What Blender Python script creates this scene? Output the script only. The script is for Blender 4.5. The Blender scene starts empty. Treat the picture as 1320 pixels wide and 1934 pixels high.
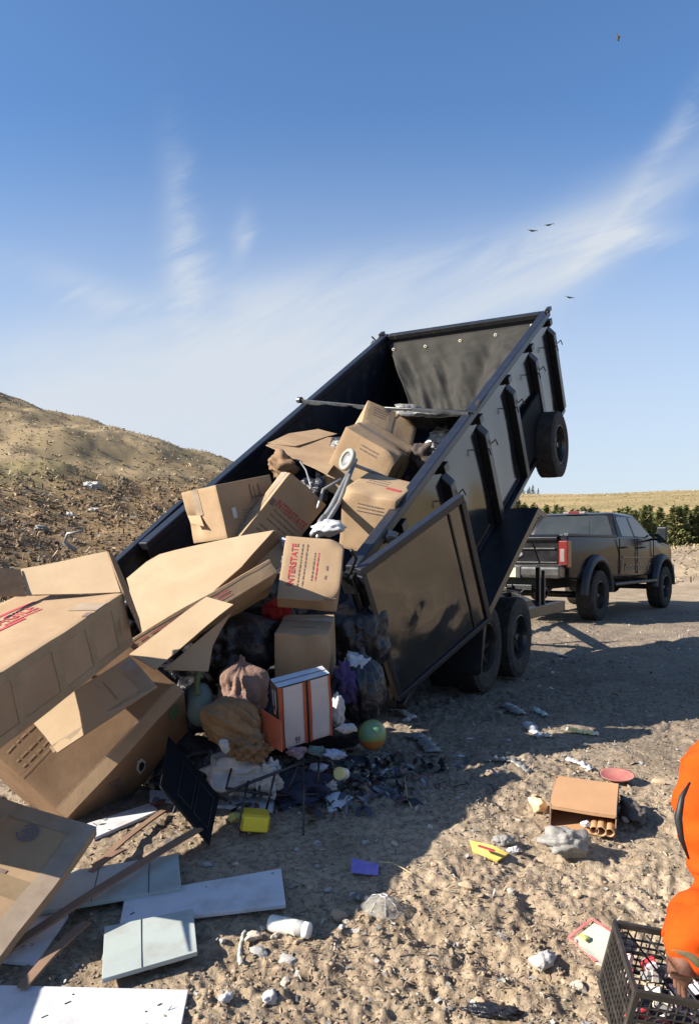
import bpy, bmesh, math, random
import numpy as np
from mathutils import Vector, Matrix, noise as mnoise
random.seed(7); NR = np.random.default_rng(7)
sc = bpy.context.scene
COL = sc.collection
# ------------------------------------------------------------------ camera
PW, PH, FPX, HOR, CAMZ = 1320., 1934., 1500., 1037., 1.3     # photo size, focal length and horizon row in pixels, eye height in metres
cd = bpy.data.cameras.new('camera'); cam = bpy.data.objects.new('camera', cd); COL.objects.link(cam)
cam.location = (0, 0, CAMZ); cam.rotation_euler = (math.pi/2, 0, 0)
cd.sensor_fit = 'VERTICAL'; cd.sensor_height = 36; cd.lens = 36*FPX/PH; cd.shift_y = (HOR-PH/2)/PH
cd.clip_start = .05; cd.clip_end = 6000
sc.camera = cam
# ------------------------------------------------------------------ light
SUN_D = Vector((.97, .25, 0)).normalized(); EL = math.radians(30)
SUN_D = Vector((SUN_D.x*math.cos(EL), SUN_D.y*math.cos(EL), -math.sin(EL)))
ld = bpy.data.lights.new('sun', 'SUN'); ld.energy = 5.0; ld.angle = math.radians(.5); ld.color = (1, .92, .80)
sun = bpy.data.objects.new('sun', ld); COL.objects.link(sun); sun.rotation_euler = SUN_D.to_track_quat('-Z', 'Y').to_euler()
W = bpy.data.worlds.new('World'); sc.world = W; W.use_nodes = True
sc.view_settings.view_transform = 'Standard'; sc.view_settings.look = 'None'; sc.view_settings.gamma = 1; sc.view_settings.exposure = 1.33
def build_world():
    nt = W.node_tree; N = nt.nodes; L = nt.links; N.clear()
    out = N.new('ShaderNodeOutputWorld'); bg = N.new('ShaderNodeBackground'); bg.inputs[1].default_value = .05
    sky = N.new('ShaderNodeTexSky'); sky.sky_type = 'NISHITA'; sky.sun_disc = False; sky.sun_elevation = EL
    sky.sun_rotation = math.atan2(-SUN_D.x, -SUN_D.y); sky.air_density = 1.0; sky.dust_density = .6; sky.ozone_density = 2.6
    tc = N.new('ShaderNodeTexCoord'); sep = N.new('ShaderNodeSeparateXYZ'); L.new(tc.outputs['Generated'], sep.inputs[0])
    def M(op, a, b=None, c=None):
        n = N.new('ShaderNodeMath'); n.operation = op
        for i, v in enumerate((a, b, c)):
            if v is None: continue
            if isinstance(v, (int, float)): n.inputs[i].default_value = v
            else: L.new(v, n.inputs[i])
        return n.outputs[0]
    def noise(vec, s, d=6, r=.6, dist=0):
        n = N.new('ShaderNodeTexNoise'); n.inputs['Scale'].default_value = s; n.inputs['Detail'].default_value = d
        n.inputs['Roughness'].default_value = r; n.inputs['Distortion'].default_value = dist; L.new(vec, n.inputs['Vector']); return n.outputs['Fac']
    def ss(v, a, b):
        n = N.new('ShaderNodeMapRange'); n.interpolation_type = 'SMOOTHSTEP'; L.new(v, n.inputs[0])
        n.inputs[1].default_value = a; n.inputs[2].default_value = b; return n.outputs[0]
    X, Y, Z = sep.outputs
    # cirrus plane coordinates (a layer 1 unit up): u to the right, v away
    zc = M('MAXIMUM', Z, .02); yc = M('MAXIMUM', Y, .05)
    u = M('DIVIDE', X, yc); e = M('DIVIDE', Z, yc)        # azimuth and height, as tangents
    def vec(a, b, c=0.):
        n = N.new('ShaderNodeCombineXYZ')
        for i, v in enumerate((a, b, c)):
            if isinstance(v, (int, float)): n.inputs[i].default_value = v
            else: L.new(v, n.inputs[i])
        return n.outputs[0]
    tot = None
    def add(v):
        nonlocal tot
        tot = v if tot is None else M('ADD', tot, v)
    # wispy texture stretched along the streak direction (rising to the right)
    ang = math.radians(24); ca, sa = math.cos(ang), math.sin(ang)
    p = M('ADD', M('MULTIPLY', u, ca), M('MULTIPLY', e, sa)); q = M('SUBTRACT', M('MULTIPLY', e, ca), M('MULTIPLY', u, sa))
    n1 = noise(vec(M('MULTIPLY', p, .8), M('MULTIPLY', q, 2.4)), 1.8, 7, .55, .6)
    n2 = noise(vec(M('MULTIPLY', p, 2.2), M('MULTIPLY', q, 9)), 2.6, 7, .6, .8)
    # long band: centre line e = f(u), curving upward on the right
    cen = M('ADD', M('ADD', .25, M('MULTIPLY', u, .26)), M('MULTIPLY', M('POWER', M('MAXIMUM', M('ADD', u, .02), 0), 2), .62))
    d = M('ABSOLUTE', M('SUBTRACT', e, cen)); wd = M('SUBTRACT', .17, M('MULTIPLY', M('MAXIMUM', u, -.1), .2))
    band = M('POWER', ss(M('DIVIDE', d, wd), 1, 0), 1.3)
    add(M('MULTIPLY', M('MULTIPLY', band, M('ADD', .12, M('MULTIPLY', ss(n1, .25, .8), 1.0))), .6))
    # low veil over the horizon
    veil = ss(e, .58, .04); add(M('MULTIPLY', M('MULTIPLY', veil, M('ADD', .78, M('MULTIPLY', n1, .32))), .85))
    # separate wisps: centre u, centre e, angle, half length, half width, strength
    for cu, ce, an, hl, hw, st in ((-.215, .40, 95, .11, .018, .5), (-.205, .345, 100, .05, .03, .4), (-.135, .395, 80, .03, .012, .55), (.31, .375, 38, .10, .018, .6),
                                   (.36, .395, 5, .08, .016, .45), (.39, .5, 57, .11, .014, .55), (.25, .395, 24, .17, .02, .4), (-.33, .33, -20, .1, .02, .35), (-.05, .33, 12, .3, .03, .35)):
        a = math.radians(an); du = M('SUBTRACT', u, cu); de = M('SUBTRACT', e, ce)
        wob = M('MULTIPLY', M('SUBTRACT', n2, .5), .05)
        s = M('DIVIDE', M('ADD', M('MULTIPLY', du, math.cos(a)), M('MULTIPLY', de, math.sin(a))), hl)
        t = M('DIVIDE', M('ADD', M('SUBTRACT', M('MULTIPLY', de, math.cos(a)), M('MULTIPLY', du, math.sin(a))), wob), hw*1.1)
        r = M('ADD', M('MULTIPLY', s, s), M('MULTIPLY', t, t))
        w = M('EXPONENT', M('MULTIPLY', r, -1.0)); add(M('MULTIPLY', w, M('MULTIPLY', ss(n2, .2, .8), st*.8)))
    tot = M('MINIMUM', tot, .93)
    fr = M('MULTIPLY', tot, ss(Y, .05, .3)); back = M('MULTIPLY', ss(M('SUBTRACT', 0, Y), -.3, .1), .18)
    fac = M('ADD', fr, M('MULTIPLY', back, ss(Z, .5, 0)))
    mix = N.new('ShaderNodeMix'); mix.data_type = 'RGBA'; L.new(fac, mix.inputs['Factor'])
    tint = N.new('ShaderNodeMix'); tint.data_type = 'RGBA'; tint.blend_type = 'MULTIPLY'; tint.inputs['Factor'].default_value = 1
    L.new(sky.outputs[0], tint.inputs['A']); tint.inputs['B'].default_value = SKYTINT
    L.new(tint.outputs['Result'], mix.inputs['A']); mix.inputs['B'].default_value = CLOUDC
    L.new(mix.outputs['Result'], bg.inputs[0]); L.new(bg.outputs[0], out.inputs[0])
SKYTINT = (1.0, 1.28, 1.54, 1); CLOUDC = (5.7, 6.1, 6.6, 1)
build_world()
# ------------------------------------------------------------------ terrain height
def sstep(x, a, b):
    t = np.clip((x-a)/(b-a), 0, 1); return t*t*(3-2*t)
def _h(ix, iy, s):
    n = (ix.astype(np.int64)*374761393 + iy.astype(np.int64)*668265263 + s*974711) & 0x7fffffff
    n = ((n ^ (n >> 13))*1274126177) & 0x7fffffff
    return ((n ^ (n >> 16)) & 0xffff)/65535.
def vnoise(x, y, s=0):
    ix = np.floor(x); iy = np.floor(y); fx = x-ix; fy = y-iy
    fx = fx*fx*(3-2*fx); fy = fy*fy*(3-2*fy)
    return (_h(ix, iy, s)*(1-fx)+_h(ix+1, iy, s)*fx)*(1-fy)+(_h(ix, iy+1, s)*(1-fx)+_h(ix+1, iy+1, s)*fx)*fy
def fbm(x, y, o=4, s=0, g=.5):
    v = 0; a = 1; t = 0
    for i in range(o):
        v = v+a*vnoise(x*2**i+17.3*i, y*2**i-9.1*i, s+i); t += a; a *= g
    return v/t
def big_h(x, y):
    r = np.hypot(x, y)
    z = -.15*(1-sstep(y, 2.1, 4.6))
    z = z+.08*np.exp(-((x-1)**2+(y-7.2)**2)/5.)
    # landfill mound on the left
    d = 43-np.hypot(x+32.9, y-52.6)
    m = .315*np.log1p(np.exp(np.clip(d/1.5, -30, 30)))*1.5
    m = np.minimum(m, 14)
    z = z+m+np.clip(m, 0, 1)*(fbm(x/3.2, y/3.2, 4, 5)-.5)*.9+np.clip(m/3, 0, 1)*(fbm(x/9, y/9, 3, 6)-.5)*1.1
    # low bank of dirt behind the truck, then the field that climbs to the skyline
    z = z+1.15*sstep(y+.25*x, 26, 40)+(fbm(x/4, y/4, 3, 8)-.5)*.9*sstep(y, 22, 32)*(1-sstep(y, 60, 120))
    z = z+27*sstep(r, 75, 430)*(1+.10*(fbm(x/120, y/120, 2, 11)-.5))+sstep(r, 80, 300)*(fbm(x/40, y/40, 3, 12)-.5)*2.2
    return z
def small_h(x, y):
    r = np.hypot(x, y)
    k = np.clip(1.1-r/45, .15, 1)
    n = fbm(x/.55, y/.55, 3, 21)-.5
    c = fbm(x/.12, y/.12, 3, 31)
    f = fbm(x/.035, y/.035, 2, 41)
    rough = .45+.75*sstep(fbm(x/.9, y/.9, 2, 51), .38, .62)
    cl = np.abs(c-.5)*2
    z = n*.08+rough*((c-.5)*.036+(.25-cl)*.022)*k+(f-.5)*.028*rough*k
    # tyre ruts running with the trailer
    a = x*.87-y*.49
    al = x*.49+y*.87
    for a_, w_ in ((.15, .15), (1.95, .15), (.62, .13)): z = z-np.exp(-((a-a_-.12*np.sin(al*.35))/w_)**4)*(.014+.012*(np.sin(al*2*np.pi/.075+np.abs(a-a_)*28) > 0))*sstep(y, 2.8, 4)
    z = z-.02*np.exp(-((a+2.35)/.14)**2)*sstep(y, 6, 9)-.018*np.exp(-((a+4.0)/.2)**2)
    return z*(1-.5*sstep(r, 8, 20))
def gz(x, y):
    x = np.asarray(x, float); y = np.asarray(y, float); return big_h(x, y)+small_h(x, y)
def gzf(x, y): return float(gz(np.array([x]), np.array([y]))[0])
def P(px, py, Y): return Vector(((px-PW/2)/FPX*Y, Y, CAMZ+(HOR-py)/FPX*Y))
def G(px, py, h=0.):
    """ground point (plus h) seen at a photo position"""
    z = -.1
    for i in range(12):
        Y = (z+h-CAMZ)*FPX/(HOR-py); x = (px-PW/2)/FPX*Y; z = z*.4+.6*float(big_h(np.array([x]), np.array([Y]))[0])
    return Vector((x, Y, gzf(x, Y)+h))
# ------------------------------------------------------------------ materials
MATS = {}
def pmat(name, c1, c2=None, scale=8, rough=.7, bump=0, bscale=None, metal=0, coat=0, spec=.5, r2=None, detail=6, dust=None, attr=None, trans=0, alpha=1, stretch=None, ior=None, lo=.35, hi=.65):
    if name in MATS: return MATS[name]
    m = bpy.data.materials.new(name); m.use_nodes = True; nt = m.node_tree; N = nt.nodes; L = nt.links
    b = N['Principled BSDF']; b.inputs['Roughness'].default_value = rough; b.inputs['Metallic'].default_value = metal
    b.inputs['Coat Weight'].default_value = coat; b.inputs['Coat Roughness'].default_value = .06; b.inputs['Specular IOR Level'].default_value = spec
    b.inputs['Transmission Weight'].default_value = trans; b.inputs['Alpha'].default_value = alpha
    if ior: b.inputs['IOR'].default_value = ior
    tc = N.new('ShaderNodeTexCoord'); src = tc.outputs['Object']
    if stretch:
        mp = N.new('ShaderNodeMapping'); mp.inputs['Scale'].default_value = stretch; L.new(src, mp.inputs[0]); src = mp.outputs[0]
    def noise(s, d=detail, r=.6):
        n = N.new('ShaderNodeTexNoise'); n.inputs['Scale'].default_value = s; n.inputs['Detail'].default_value = d; n.inputs['Roughness'].default_value = r
        L.new(src, n.inputs['Vector']); return n.outputs['Fac']
    def rng(v, a, bb, c=0, d=1):
        n = N.new('ShaderNodeMapRange'); L.new(v, n.inputs[0]); n.inputs[1].default_value = a; n.inputs[2].default_value = bb; n.inputs[3].default_value = c; n.inputs[4].default_value = d; return n.outputs[0]
    def mixc(f, A, B, blend='MIX'):
        n = N.new('ShaderNodeMix'); n.data_type = 'RGBA'; n.blend_type = blend
        if isinstance(f, (int, float)): n.inputs['Factor'].default_value = f
        else: L.new(f, n.inputs['Factor'])
        for k, v in (('A', A), ('B', B)):
            if isinstance(v, tuple): n.inputs[k].default_value = (*v, 1)
            else: L.new(v, n.inputs[k])
        return n.outputs['Result']
    col = c1
    if attr:
        a = N.new('ShaderNodeVertexColor'); a.layer_name = attr; col = a.outputs['Color']
        col = mixc(rng(noise(scale), lo, hi), col, mixc(1., col, c2 or (.6, .6, .6), 'MULTIPLY'))
    elif c2: col = mixc(rng(noise(scale), lo, hi), c1, c2)
    if dust:
        n2 = noise(dust[1], 5, .7); col = mixc(rng(n2, dust[2], dust[2]+.2, 0, dust[3]), col, dust[0]); L.new(rng(n2, dust[2], dust[2]+.2, rough, min(1, rough+.45*dust[3])), b.inputs['Roughness'])
    if isinstance(col, tuple): b.inputs['Base Color'].default_value = (*col, 1)
    else: L.new(col, b.inputs['Base Color'])
    if bump:
        bp = N.new('ShaderNodeBump'); bp.inputs['Strength'].default_value = 1; bp.inputs['Distance'].default_value = bump; L.new(noise(bscale or scale), bp.inputs['Height']); L.new(bp.outputs[0], b.inputs['Normal'])
    MATS[name] = m; return m
CARD = pmat('cardboard', (.345, .238, .142), (.27, .18, .105), 3.2, .82, .0016, 22, spec=.25)
CARDL = pmat('cardboard_pale', (.385, .285, .18), (.34, .245, .15), 4, .82, .0015, 14, spec=.25)
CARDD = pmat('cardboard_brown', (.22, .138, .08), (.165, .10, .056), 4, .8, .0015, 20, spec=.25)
CARDE = pmat('cardboard_edge', (.30, .20, .12), (.2, .13, .08), 60, .9)
TAPE = pmat('packing_tape', (.25, .18, .11), (.20, .145, .085), 12, .22, .0006, 40, spec=.6)
TAPEC = pmat('clear_tape', (.30, .235, .17), (.24, .185, .13), 12, .2, .0008, 40, spec=.6)
RED = pmat('red_ink', (.42, .03, .04), (.33, .06, .06), 60, .7)
INK = pmat('dark_ink', (.10, .075, .07), (.16, .11, .09), 80, .8)
PAINT = pmat('black_trailer_paint', (.007, .008, .010), (.012, .013, .016), 3, .14, .0016, 2.2, coat=.2, spec=.4, ior=1.45, dust=((.10, .075, .05), 2.6, .55, .2))
NAVY = pmat('inner_black_steel', (.006, .008, .015), (.011, .014, .022), 6, .5, .001, 20, spec=.5, dust=((.12, .10, .075), 5, .56, .5))
STEEL = pmat('black_frame_steel', (.008, .009, .011), (.016, .016, .017), 10, .35, .0005, 40, spec=.5, dust=((.13, .10, .07), 7, .6, .5))
RAIL = pmat('top_rail_steel', (.006, .008, .014), (.012, .014, .022), 10, .42, .0005, 40, spec=.6)
ALU = pmat('bare_metal', (.14, .14, .14), (.09, .09, .09), 30, .45, .0004, 50, metal=.9)
RUBBER = pmat('tyre_rubber', (.022, .021, .021), (.05, .044, .038), 12, .82, .001, 60, spec=.25)
RIM = pmat('black_rim', (.014, .014, .016), (.05, .045, .04), 8, .28, spec=.6, coat=.3)
TARP = pmat('tarp_vinyl', (.036, .034, .03), (.024, .023, .02), 5, .75, .004, 9, spec=.15, dust=((.085, .075, .06), 3, .55, .25))
MESH = pmat('tarp_mesh', (.035, .037, .04), (.02, .022, .025), 18, .9, spec=.15)
WHITE = pmat('white_laminate', (.58, .58, .60), (.50, .50, .52), 6, .38, .0005, 30, spec=.5, dust=((.30, .25, .19), 7, .5, .45))
GREY = pmat('greenish_laminate', (.38, .42, .40), (.33, .37, .35), 3, .42, .0005, 30, spec=.5, dust=((.24, .2, .15), 7, .5, .42))
WHITEP = pmat('white_plastic', (.55, .54, .52), (.44, .43, .42), 8, .4, .003, 12)
WOOD = pmat('thin_wood', (.22, .135, .085), (.15, .09, .06), 4, .75, .001, 20, stretch=(1, 1, 8))
ORANGE = pmat('orange_fleece', (.50, .062, .004), (.40, .046, .003), 9, .9, .006, 7, spec=.15)
CUFF = pmat('dark_cuff', (.07, .06, .03), (.12, .1, .05), 40, .9, .001, 60)
SKIN = pmat('skin', (.17, .085, .055), (.12, .058, .038), 18, .55, .0012, 70, spec=.4)
HAIR = pmat('dark_hair', (.02, .014, .01), (.035, .025, .018), 60, .7, .004, 60)
DENIM = pmat('dark_trousers', (.03, .035, .05), (.05, .05, .06), 20, .9, .002, 40)
CRATE = pmat('black_crate_plastic', (.02, .018, .016), (.034, .03, .026), 9, .45, .0008, 30, spec=.5, dust=((.14, .11, .08), 14, .55, .4))
BLACKP = pmat('black_plastic', (.007, .007, .008), (.013, .013, .015), 10, .55, .0006, 40)
YEL = pmat('yellow_plastic', (.55, .38, .012), (.46, .31, .012), 9, .4, .001, 20)
GLASS = pmat('tinted_glass', (.018, .022, .024), (.03, .034, .034), 2, .08, spec=.5, ior=1.45)
TRUCK = pmat('truck_black_paint', (.006, .006, .008), (.013, .013, .015), 3, .22, .0003, 1.5, spec=.22, ior=1.45, dust=((.05, .045, .04), 3, .55, .2))
TRUCKM = pmat('matte_black_trim', (.018, .019, .022), (.03, .03, .032), 9, .5)
BUMPER = pmat('dark_bumper', (.12, .115, .11), (.07, .068, .065), 6, .25, metal=.6)
TLIGHT = pmat('tail_lamp_red', (.15, .004, .004), (.10, .005, .005), 4, .2, coat=.4)
TLIGHTW = pmat('lamp_white_lens', (.22, .19, .185), (.16, .12, .12), 4, .15, coat=1)
PLATE = pmat('licence_plate', (.50, .47, .27), (.42, .44, .32), 30, .4)
# ------------------------------------------------------------------ mesh builder and scene tree
class MB:
    def __init__(s): s.v = []; s.f = []; s.mi = []; s.m = 0
    def add(s, vs, fs):
        o = len(s.v); s.v += [Vector(v) for v in vs]; s.f += [tuple(i+o for i in f) for f in fs]; s.mi += [s.m]*len(fs); return s
    def box(s, O, a, b, c):
        O, a, b, c = map(Vector, (O, a, b, c)); 
        s.add([O, O+a, O+a+b, O+b, O+c, O+a+c, O+a+b+c, O+b+c], [(0, 3, 2, 1), (4, 5, 6, 7), (0, 1, 5, 4), (1, 2, 6, 5), (2, 3, 7, 6), (3, 0, 4, 7)]); return s
    def cbox(s, c, sx, sy, sz, M=None):
        vs = [Vector((x*sx/2, y*sy/2, z*sz/2)) for z in (-1, 1) for y in (-1, 1) for x in (-1, 1)]
        c = Vector(c); vs = [(M @ v if M else v)+c for v in vs]
        return s.add(vs, [(0, 2, 3, 1), (4, 5, 7, 6), (0, 1, 5, 4), (1, 3, 7, 5), (3, 2, 6, 7), (2, 0, 4, 6)])
    def lbox(s, M, lo, hi):
        """box with corners lo, hi in the local axes of matrix M"""
        x0, y0, z0 = lo; x1, y1, z1 = hi
        vs = [M @ Vector((x, y, z)) for z in (z0, z1) for y in (y0, y1) for x in (x0, x1)]
        return s.add(vs, [(0, 2, 3, 1), (4, 5, 7, 6), (0, 1, 5, 4), (1, 3, 7, 5), (3, 2, 6, 7), (2, 0, 4, 6)])
    def prism(s, pts, d):
        n = len(pts); d = Vector(d); pts = [Vector(p) for p in pts]
        return s.add(pts+[p+d for p in pts], [tuple(range(n))[::-1], tuple(range(n, 2*n))]+[(i, (i+1) % n, n+(i+1) % n, n+i) for i in range(n)])
    def tube(s, pts, r, n=10, cap=True):
        pts = [Vector(p) for p in pts]; rs = r if isinstance(r, (list, tuple)) else [r]*len(pts); vs = []; fs = []
        up = None
        for i, p in enumerate(pts):
            t = (pts[min(i+1, len(pts)-1)]-pts[max(i-1, 0)]).normalized()
            if up is None: up = t.orthogonal().normalized()
            up = (up-t*up.dot(t)).normalized(); w = t.cross(up)
            vs += [p+rs[i]*(math.cos(2*math.pi*k/n)*up+math.sin(2*math.pi*k/n)*w) for k in range(n)]
        for i in range(len(pts)-1):
            for k in range(n): fs.append((i*n+k, i*n+(k+1) % n, (i+1)*n+(k+1) % n, (i+1)*n+k))
        if cap: fs += [tuple(range(n))[::-1], tuple(range((len(pts)-1)*n, len(pts)*n))]
        return s.add(vs, fs)
    def lathe(s, M, prof, n=48, a0=0, a1=2*math.pi):
        """profile of (radius, axial) spun about local z of M"""
        full = abs(a1-a0-2*math.pi) < 1e-6; m = n if full else n+1; vs = []; fs = []; k = len(prof)
        for i in range(m):
            a = a0+(a1-a0)*i/n
            for r, h in prof: vs.append(M @ Vector((r*math.cos(a), r*math.sin(a), h)))
        for i in range(n):
            j = (i+1) % m
            for q in range(k-1): fs.append((i*k+q, j*k+q, j*k+q+1, i*k+q+1))
        return s.add(vs, fs)
    def build(s, name, mats, parent=None, smooth=False, bevel=0, sub=0, seg=2):
        me = bpy.data.meshes.new(name); o0 = Vector()
        q = parent
        while q is not None: o0 += q.location; q = q.parent
        me.from_pydata([tuple(v-o0) for v in s.v], [], s.f); me.validate()
        for mt in (mats if isinstance(mats, (list, tuple)) else [mats]): me.materials.append(mt)
        if isinstance(mats, (list, tuple)) and len(me.polygons) == len(s.mi): me.polygons.foreach_set('material_index', s.mi)
        bm = bmesh.new(); bm.from_mesh(me)
        bmesh.ops.recalc_face_normals(bm, faces=bm.faces); bm.to_mesh(me); bm.free()
        o = bpy.data.objects.new(name, me); COL.objects.link(o); o.parent = parent
        if smooth: me.shade_smooth() if hasattr(me, 'shade_smooth') else None
        if bevel:
            b = o.modifiers.new('bevel', 'BEVEL'); b.width = bevel; b.segments = seg; b.limit_method = 'ANGLE'; b.angle_limit = .6
        if sub:
            b = o.modifiers.new('sub', 'SUBSURF'); b.levels = b.render_levels = sub
        return o
def tag(o, label, cat, group=None):
    o['label'] = label; o['category'] = cat
    if group: o['group'] = group
    return o
def struct(o, kind='structure'): o['kind'] = kind; return o
def thing(name, loc, label, cat, group=None):
    o = bpy.data.objects.new(name, None); COL.objects.link(o); o.location = loc; o.empty_display_size = .2; return tag(o, label, cat, group)
def copy_tree(o, loc, label=None):
    c = o.copy(); COL.objects.link(c); c.location = loc
    if label: c['label'] = label
    for ch in list(o.children):
        k = ch.copy(); COL.objects.link(k); k.parent = c
        for g in list(ch.children):
            h = g.copy(); COL.objects.link(h); h.parent = k
    return c
def crumple(name, mat, c, rad, M=None, seed=0, amp=.25, fr=2.2, sub=4, ridge=True, parent=None, flat=None, smooth=True):
    g = random.Random(seed*7+3); nf = int(10+fr*5); pl = []
    for i in range(nf):
        z = g.uniform(-1, 1); a = g.uniform(0, 6.2832); q = math.sqrt(1-z*z); pl.append((Vector((q*math.cos(a), q*math.sin(a), z)), g.uniform(.62, .98)))
    bm = bmesh.new(); bmesh.ops.create_icosphere(bm, subdivisions=sub, radius=1); off = Vector((seed*3.7, seed*1.9, -seed*2.3))
    o0 = Vector(); q = parent
    while q is not None: o0 += q.location; q = q.parent
    for v in bm.verts:
        d = v.co.normalized(); n = mnoise.noise(d*fr+off)
        if ridge == 'bag':      # tied sack: gathered top, long pleats running down, slumped belly
            ph = math.atan2(d.y, d.x); up_ = max(0, d.z); pin = 1-.78*float(sstep(np.float64(up_), .55, .93))
            pl_ = .5-abs(mnoise.noise(Vector((math.cos(ph)*fr*1.5, math.sin(ph)*fr*1.5, d.z*.7))+off))*1.8; pf = .4-abs(mnoise.noise(Vector((math.cos(ph)*fr*3.6, math.sin(ph)*fr*3.6, d.z*1.6))+off))*1.6
            lump = mnoise.noise(d*1.3+off); cr = .4-abs(mnoise.noise((d+Vector((n, n, n))*.4)*fr*1.9+off))*1.5
            q = (1+amp*(pl_*.42+pf*.28+cr*.3)+lump*.28)*pin; p = Vector((d.x*q, d.y*q, d.z*(1+.2*lump+(.15 if d.z > .9 else 0))))
        elif ridge == 'cloth':   # heaped fabric: warped folds
            w = Vector((d.x*1.0, d.y*2.1, d.z*1.5)); w = w+Vector((mnoise.noise(d*1.6+off), mnoise.noise(d*1.6-off), mnoise.noise(d*1.7+off*2)))*.9
            r1 = 1-abs(mnoise.noise(w*fr*.45+off))*2.4; r2 = 1-abs(mnoise.noise(w*fr*.95-off))*2.2
            p = d*(.82+amp*(n*.9+max(0, r1)*.42+max(0, r2)*.16-.2))
        elif ridge:
            w = d+Vector((mnoise.noise(d*2+off), mnoise.noise(d*2-off), mnoise.noise(d*2+off*2)))*.35
            rad_ = 1.25
            for q_, h_ in pl:
                t_ = d.dot(q_)
                if t_ > .05: rad_ = min(rad_, h_/t_)
            cr = .5-abs(mnoise.noise(w*fr*1.3+off*1.3))*1.7; cr2 = .3-abs(mnoise.noise(w*fr*3.1+off))*1.3
            p = d*(rad_*(1+amp*(n*.7+cr*.38+cr2*.22)))
        else: p = d*(1+amp*n)
        p = Vector((p.x*rad[0], p.y*rad[1], p.z*rad[2]))
        if M: p = M @ p
        p = p+Vector(c)
        if flat is not None and p.z < flat: p.z = flat+(p.z-flat)*.15
        v.co = p-o0
    me = bpy.data.meshes.new(name); bm.to_mesh(me); bm.free(); me.materials.append(mat)
    o = bpy.data.objects.new(name, me); COL.objects.link(o); o.parent = parent
    if smooth: me.shade_smooth()
    return o
def disp(p, a=.004):
    """shared small warping so cartons, their tape and their print stay together"""
    q = p*3.1; return p+Vector((mnoise.noise(q), mnoise.noise(q+Vector((7, 3, 1))), mnoise.noise(q+Vector((1, 9, 5)))))*a*2.2+Vector((mnoise.noise(p*11), mnoise.noise(p*11+Vector((4, 4, 4))), 0))*a*.5
def patch(mb, O, ex, ey, n, m, w=0.004, off=None):
    vs = [disp(O+ex*(i/n)+ey*(j/m), w)+(off or Vector()) for j in range(m+1) for i in range(n+1)]
    fs = [(j*(n+1)+i, j*(n+1)+i+1, (j+1)*(n+1)+i+1, (j+1)*(n+1)+i) for j in range(m) for i in range(n)]
    mb.add(vs, fs)
def text_mesh(s, size=1., bold=False, ital=0):
    c = bpy.data.curves.new('t', 'FONT'); c.body = s; c.size = size; c.shear = ital; c.offset = .012 if bold else 0; c.resolution_u = 3
    o = bpy.data.objects.new('t', c); COL.objects.link(o); dg = bpy.context.evaluated_depsgraph_get()
    me = bpy.data.meshes.new_from_object(o.evaluated_get(dg)); bpy.data.objects.remove(o); 
    vs = [v.co.copy() for v in me.vertices]; fs = [tuple(p.vertices) for p in me.polygons]; bpy.data.meshes.remove(me); bpy.data.curves.remove(c)
    return vs, fs
def lettering(parent, s, O, ex, ey, width, height, mat, name='lettering', lift=.003, warp=True, ital=0):
    """text filling width x height metres, starting at O, reading along ex with letters up along ey"""
    vs, fs = text_mesh(s, 1, True, ital); ex = ex.normalized(); ey = ey.normalized(); nn = ex.cross(ey)
    x0 = min(v.x for v in vs); x1 = max(v.x for v in vs); y0 = min(v.y for v in vs); y1 = max(v.y for v in vs)
    mb = MB(); q = [O+ex*((v.x-x0)/(x1-x0)*width)+ey*((v.y-y0)/(y1-y0)*height) for v in vs]
    mb.add([(disp(p) if warp else p)+nn*lift for p in q], fs); return mb.build(name, mat, parent)
def bars(parent, rects, mat, name='printed_lines', lift=.003, warp=True):
    mb = MB()
    for O, ex, ey in rects:
        nn = ex.cross(ey).normalized()
        if warp: patch(mb, O, ex, ey, max(2, int(ex.length/.08)), 1, off=nn*lift)
        else: mb.add([O+nn*lift, O+ex+nn*lift, O+ex+ey+nn*lift, O+ey+nn*lift], [(0, 1, 2, 3)])
    return mb.build(name, mat, parent)
# ------------------------------------------------------------------ ground sheet
def np_mesh(name, V, Fq, mat, col=None, smooth=True, parent=None):
    me = bpy.data.meshes.new(name); nv = len(V); nf, k = Fq.shape
    me.vertices.add(nv); me.vertices.foreach_set('co', V.astype(np.float32).ravel())
    me.loops.add(nf*k); me.loops.foreach_set('vertex_index', Fq.astype(np.int32).ravel())
    me.polygons.add(nf); me.polygons.foreach_set('loop_start', np.arange(0, nf*k, k, dtype=np.int32)); me.polygons.foreach_set('loop_total', np.full(nf, k, np.int32))
    if smooth: me.polygons.foreach_set('use_smooth', np.ones(nf, bool))
    if col is not None:
        a = me.color_attributes.new('Col', 'FLOAT_COLOR', 'POINT'); a.data.foreach_set('color', np.concatenate([col, np.ones((nv, 1))], 1).astype(np.float32).ravel())
    me.update(calc_edges=True); me.validate(); me.materials.append(mat)
    o = bpy.data.objects.new(name, me); COL.objects.link(o); o.parent = parent; return o
def lerp(a, b, t): return a+(b-a)*t[:, None]
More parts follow.
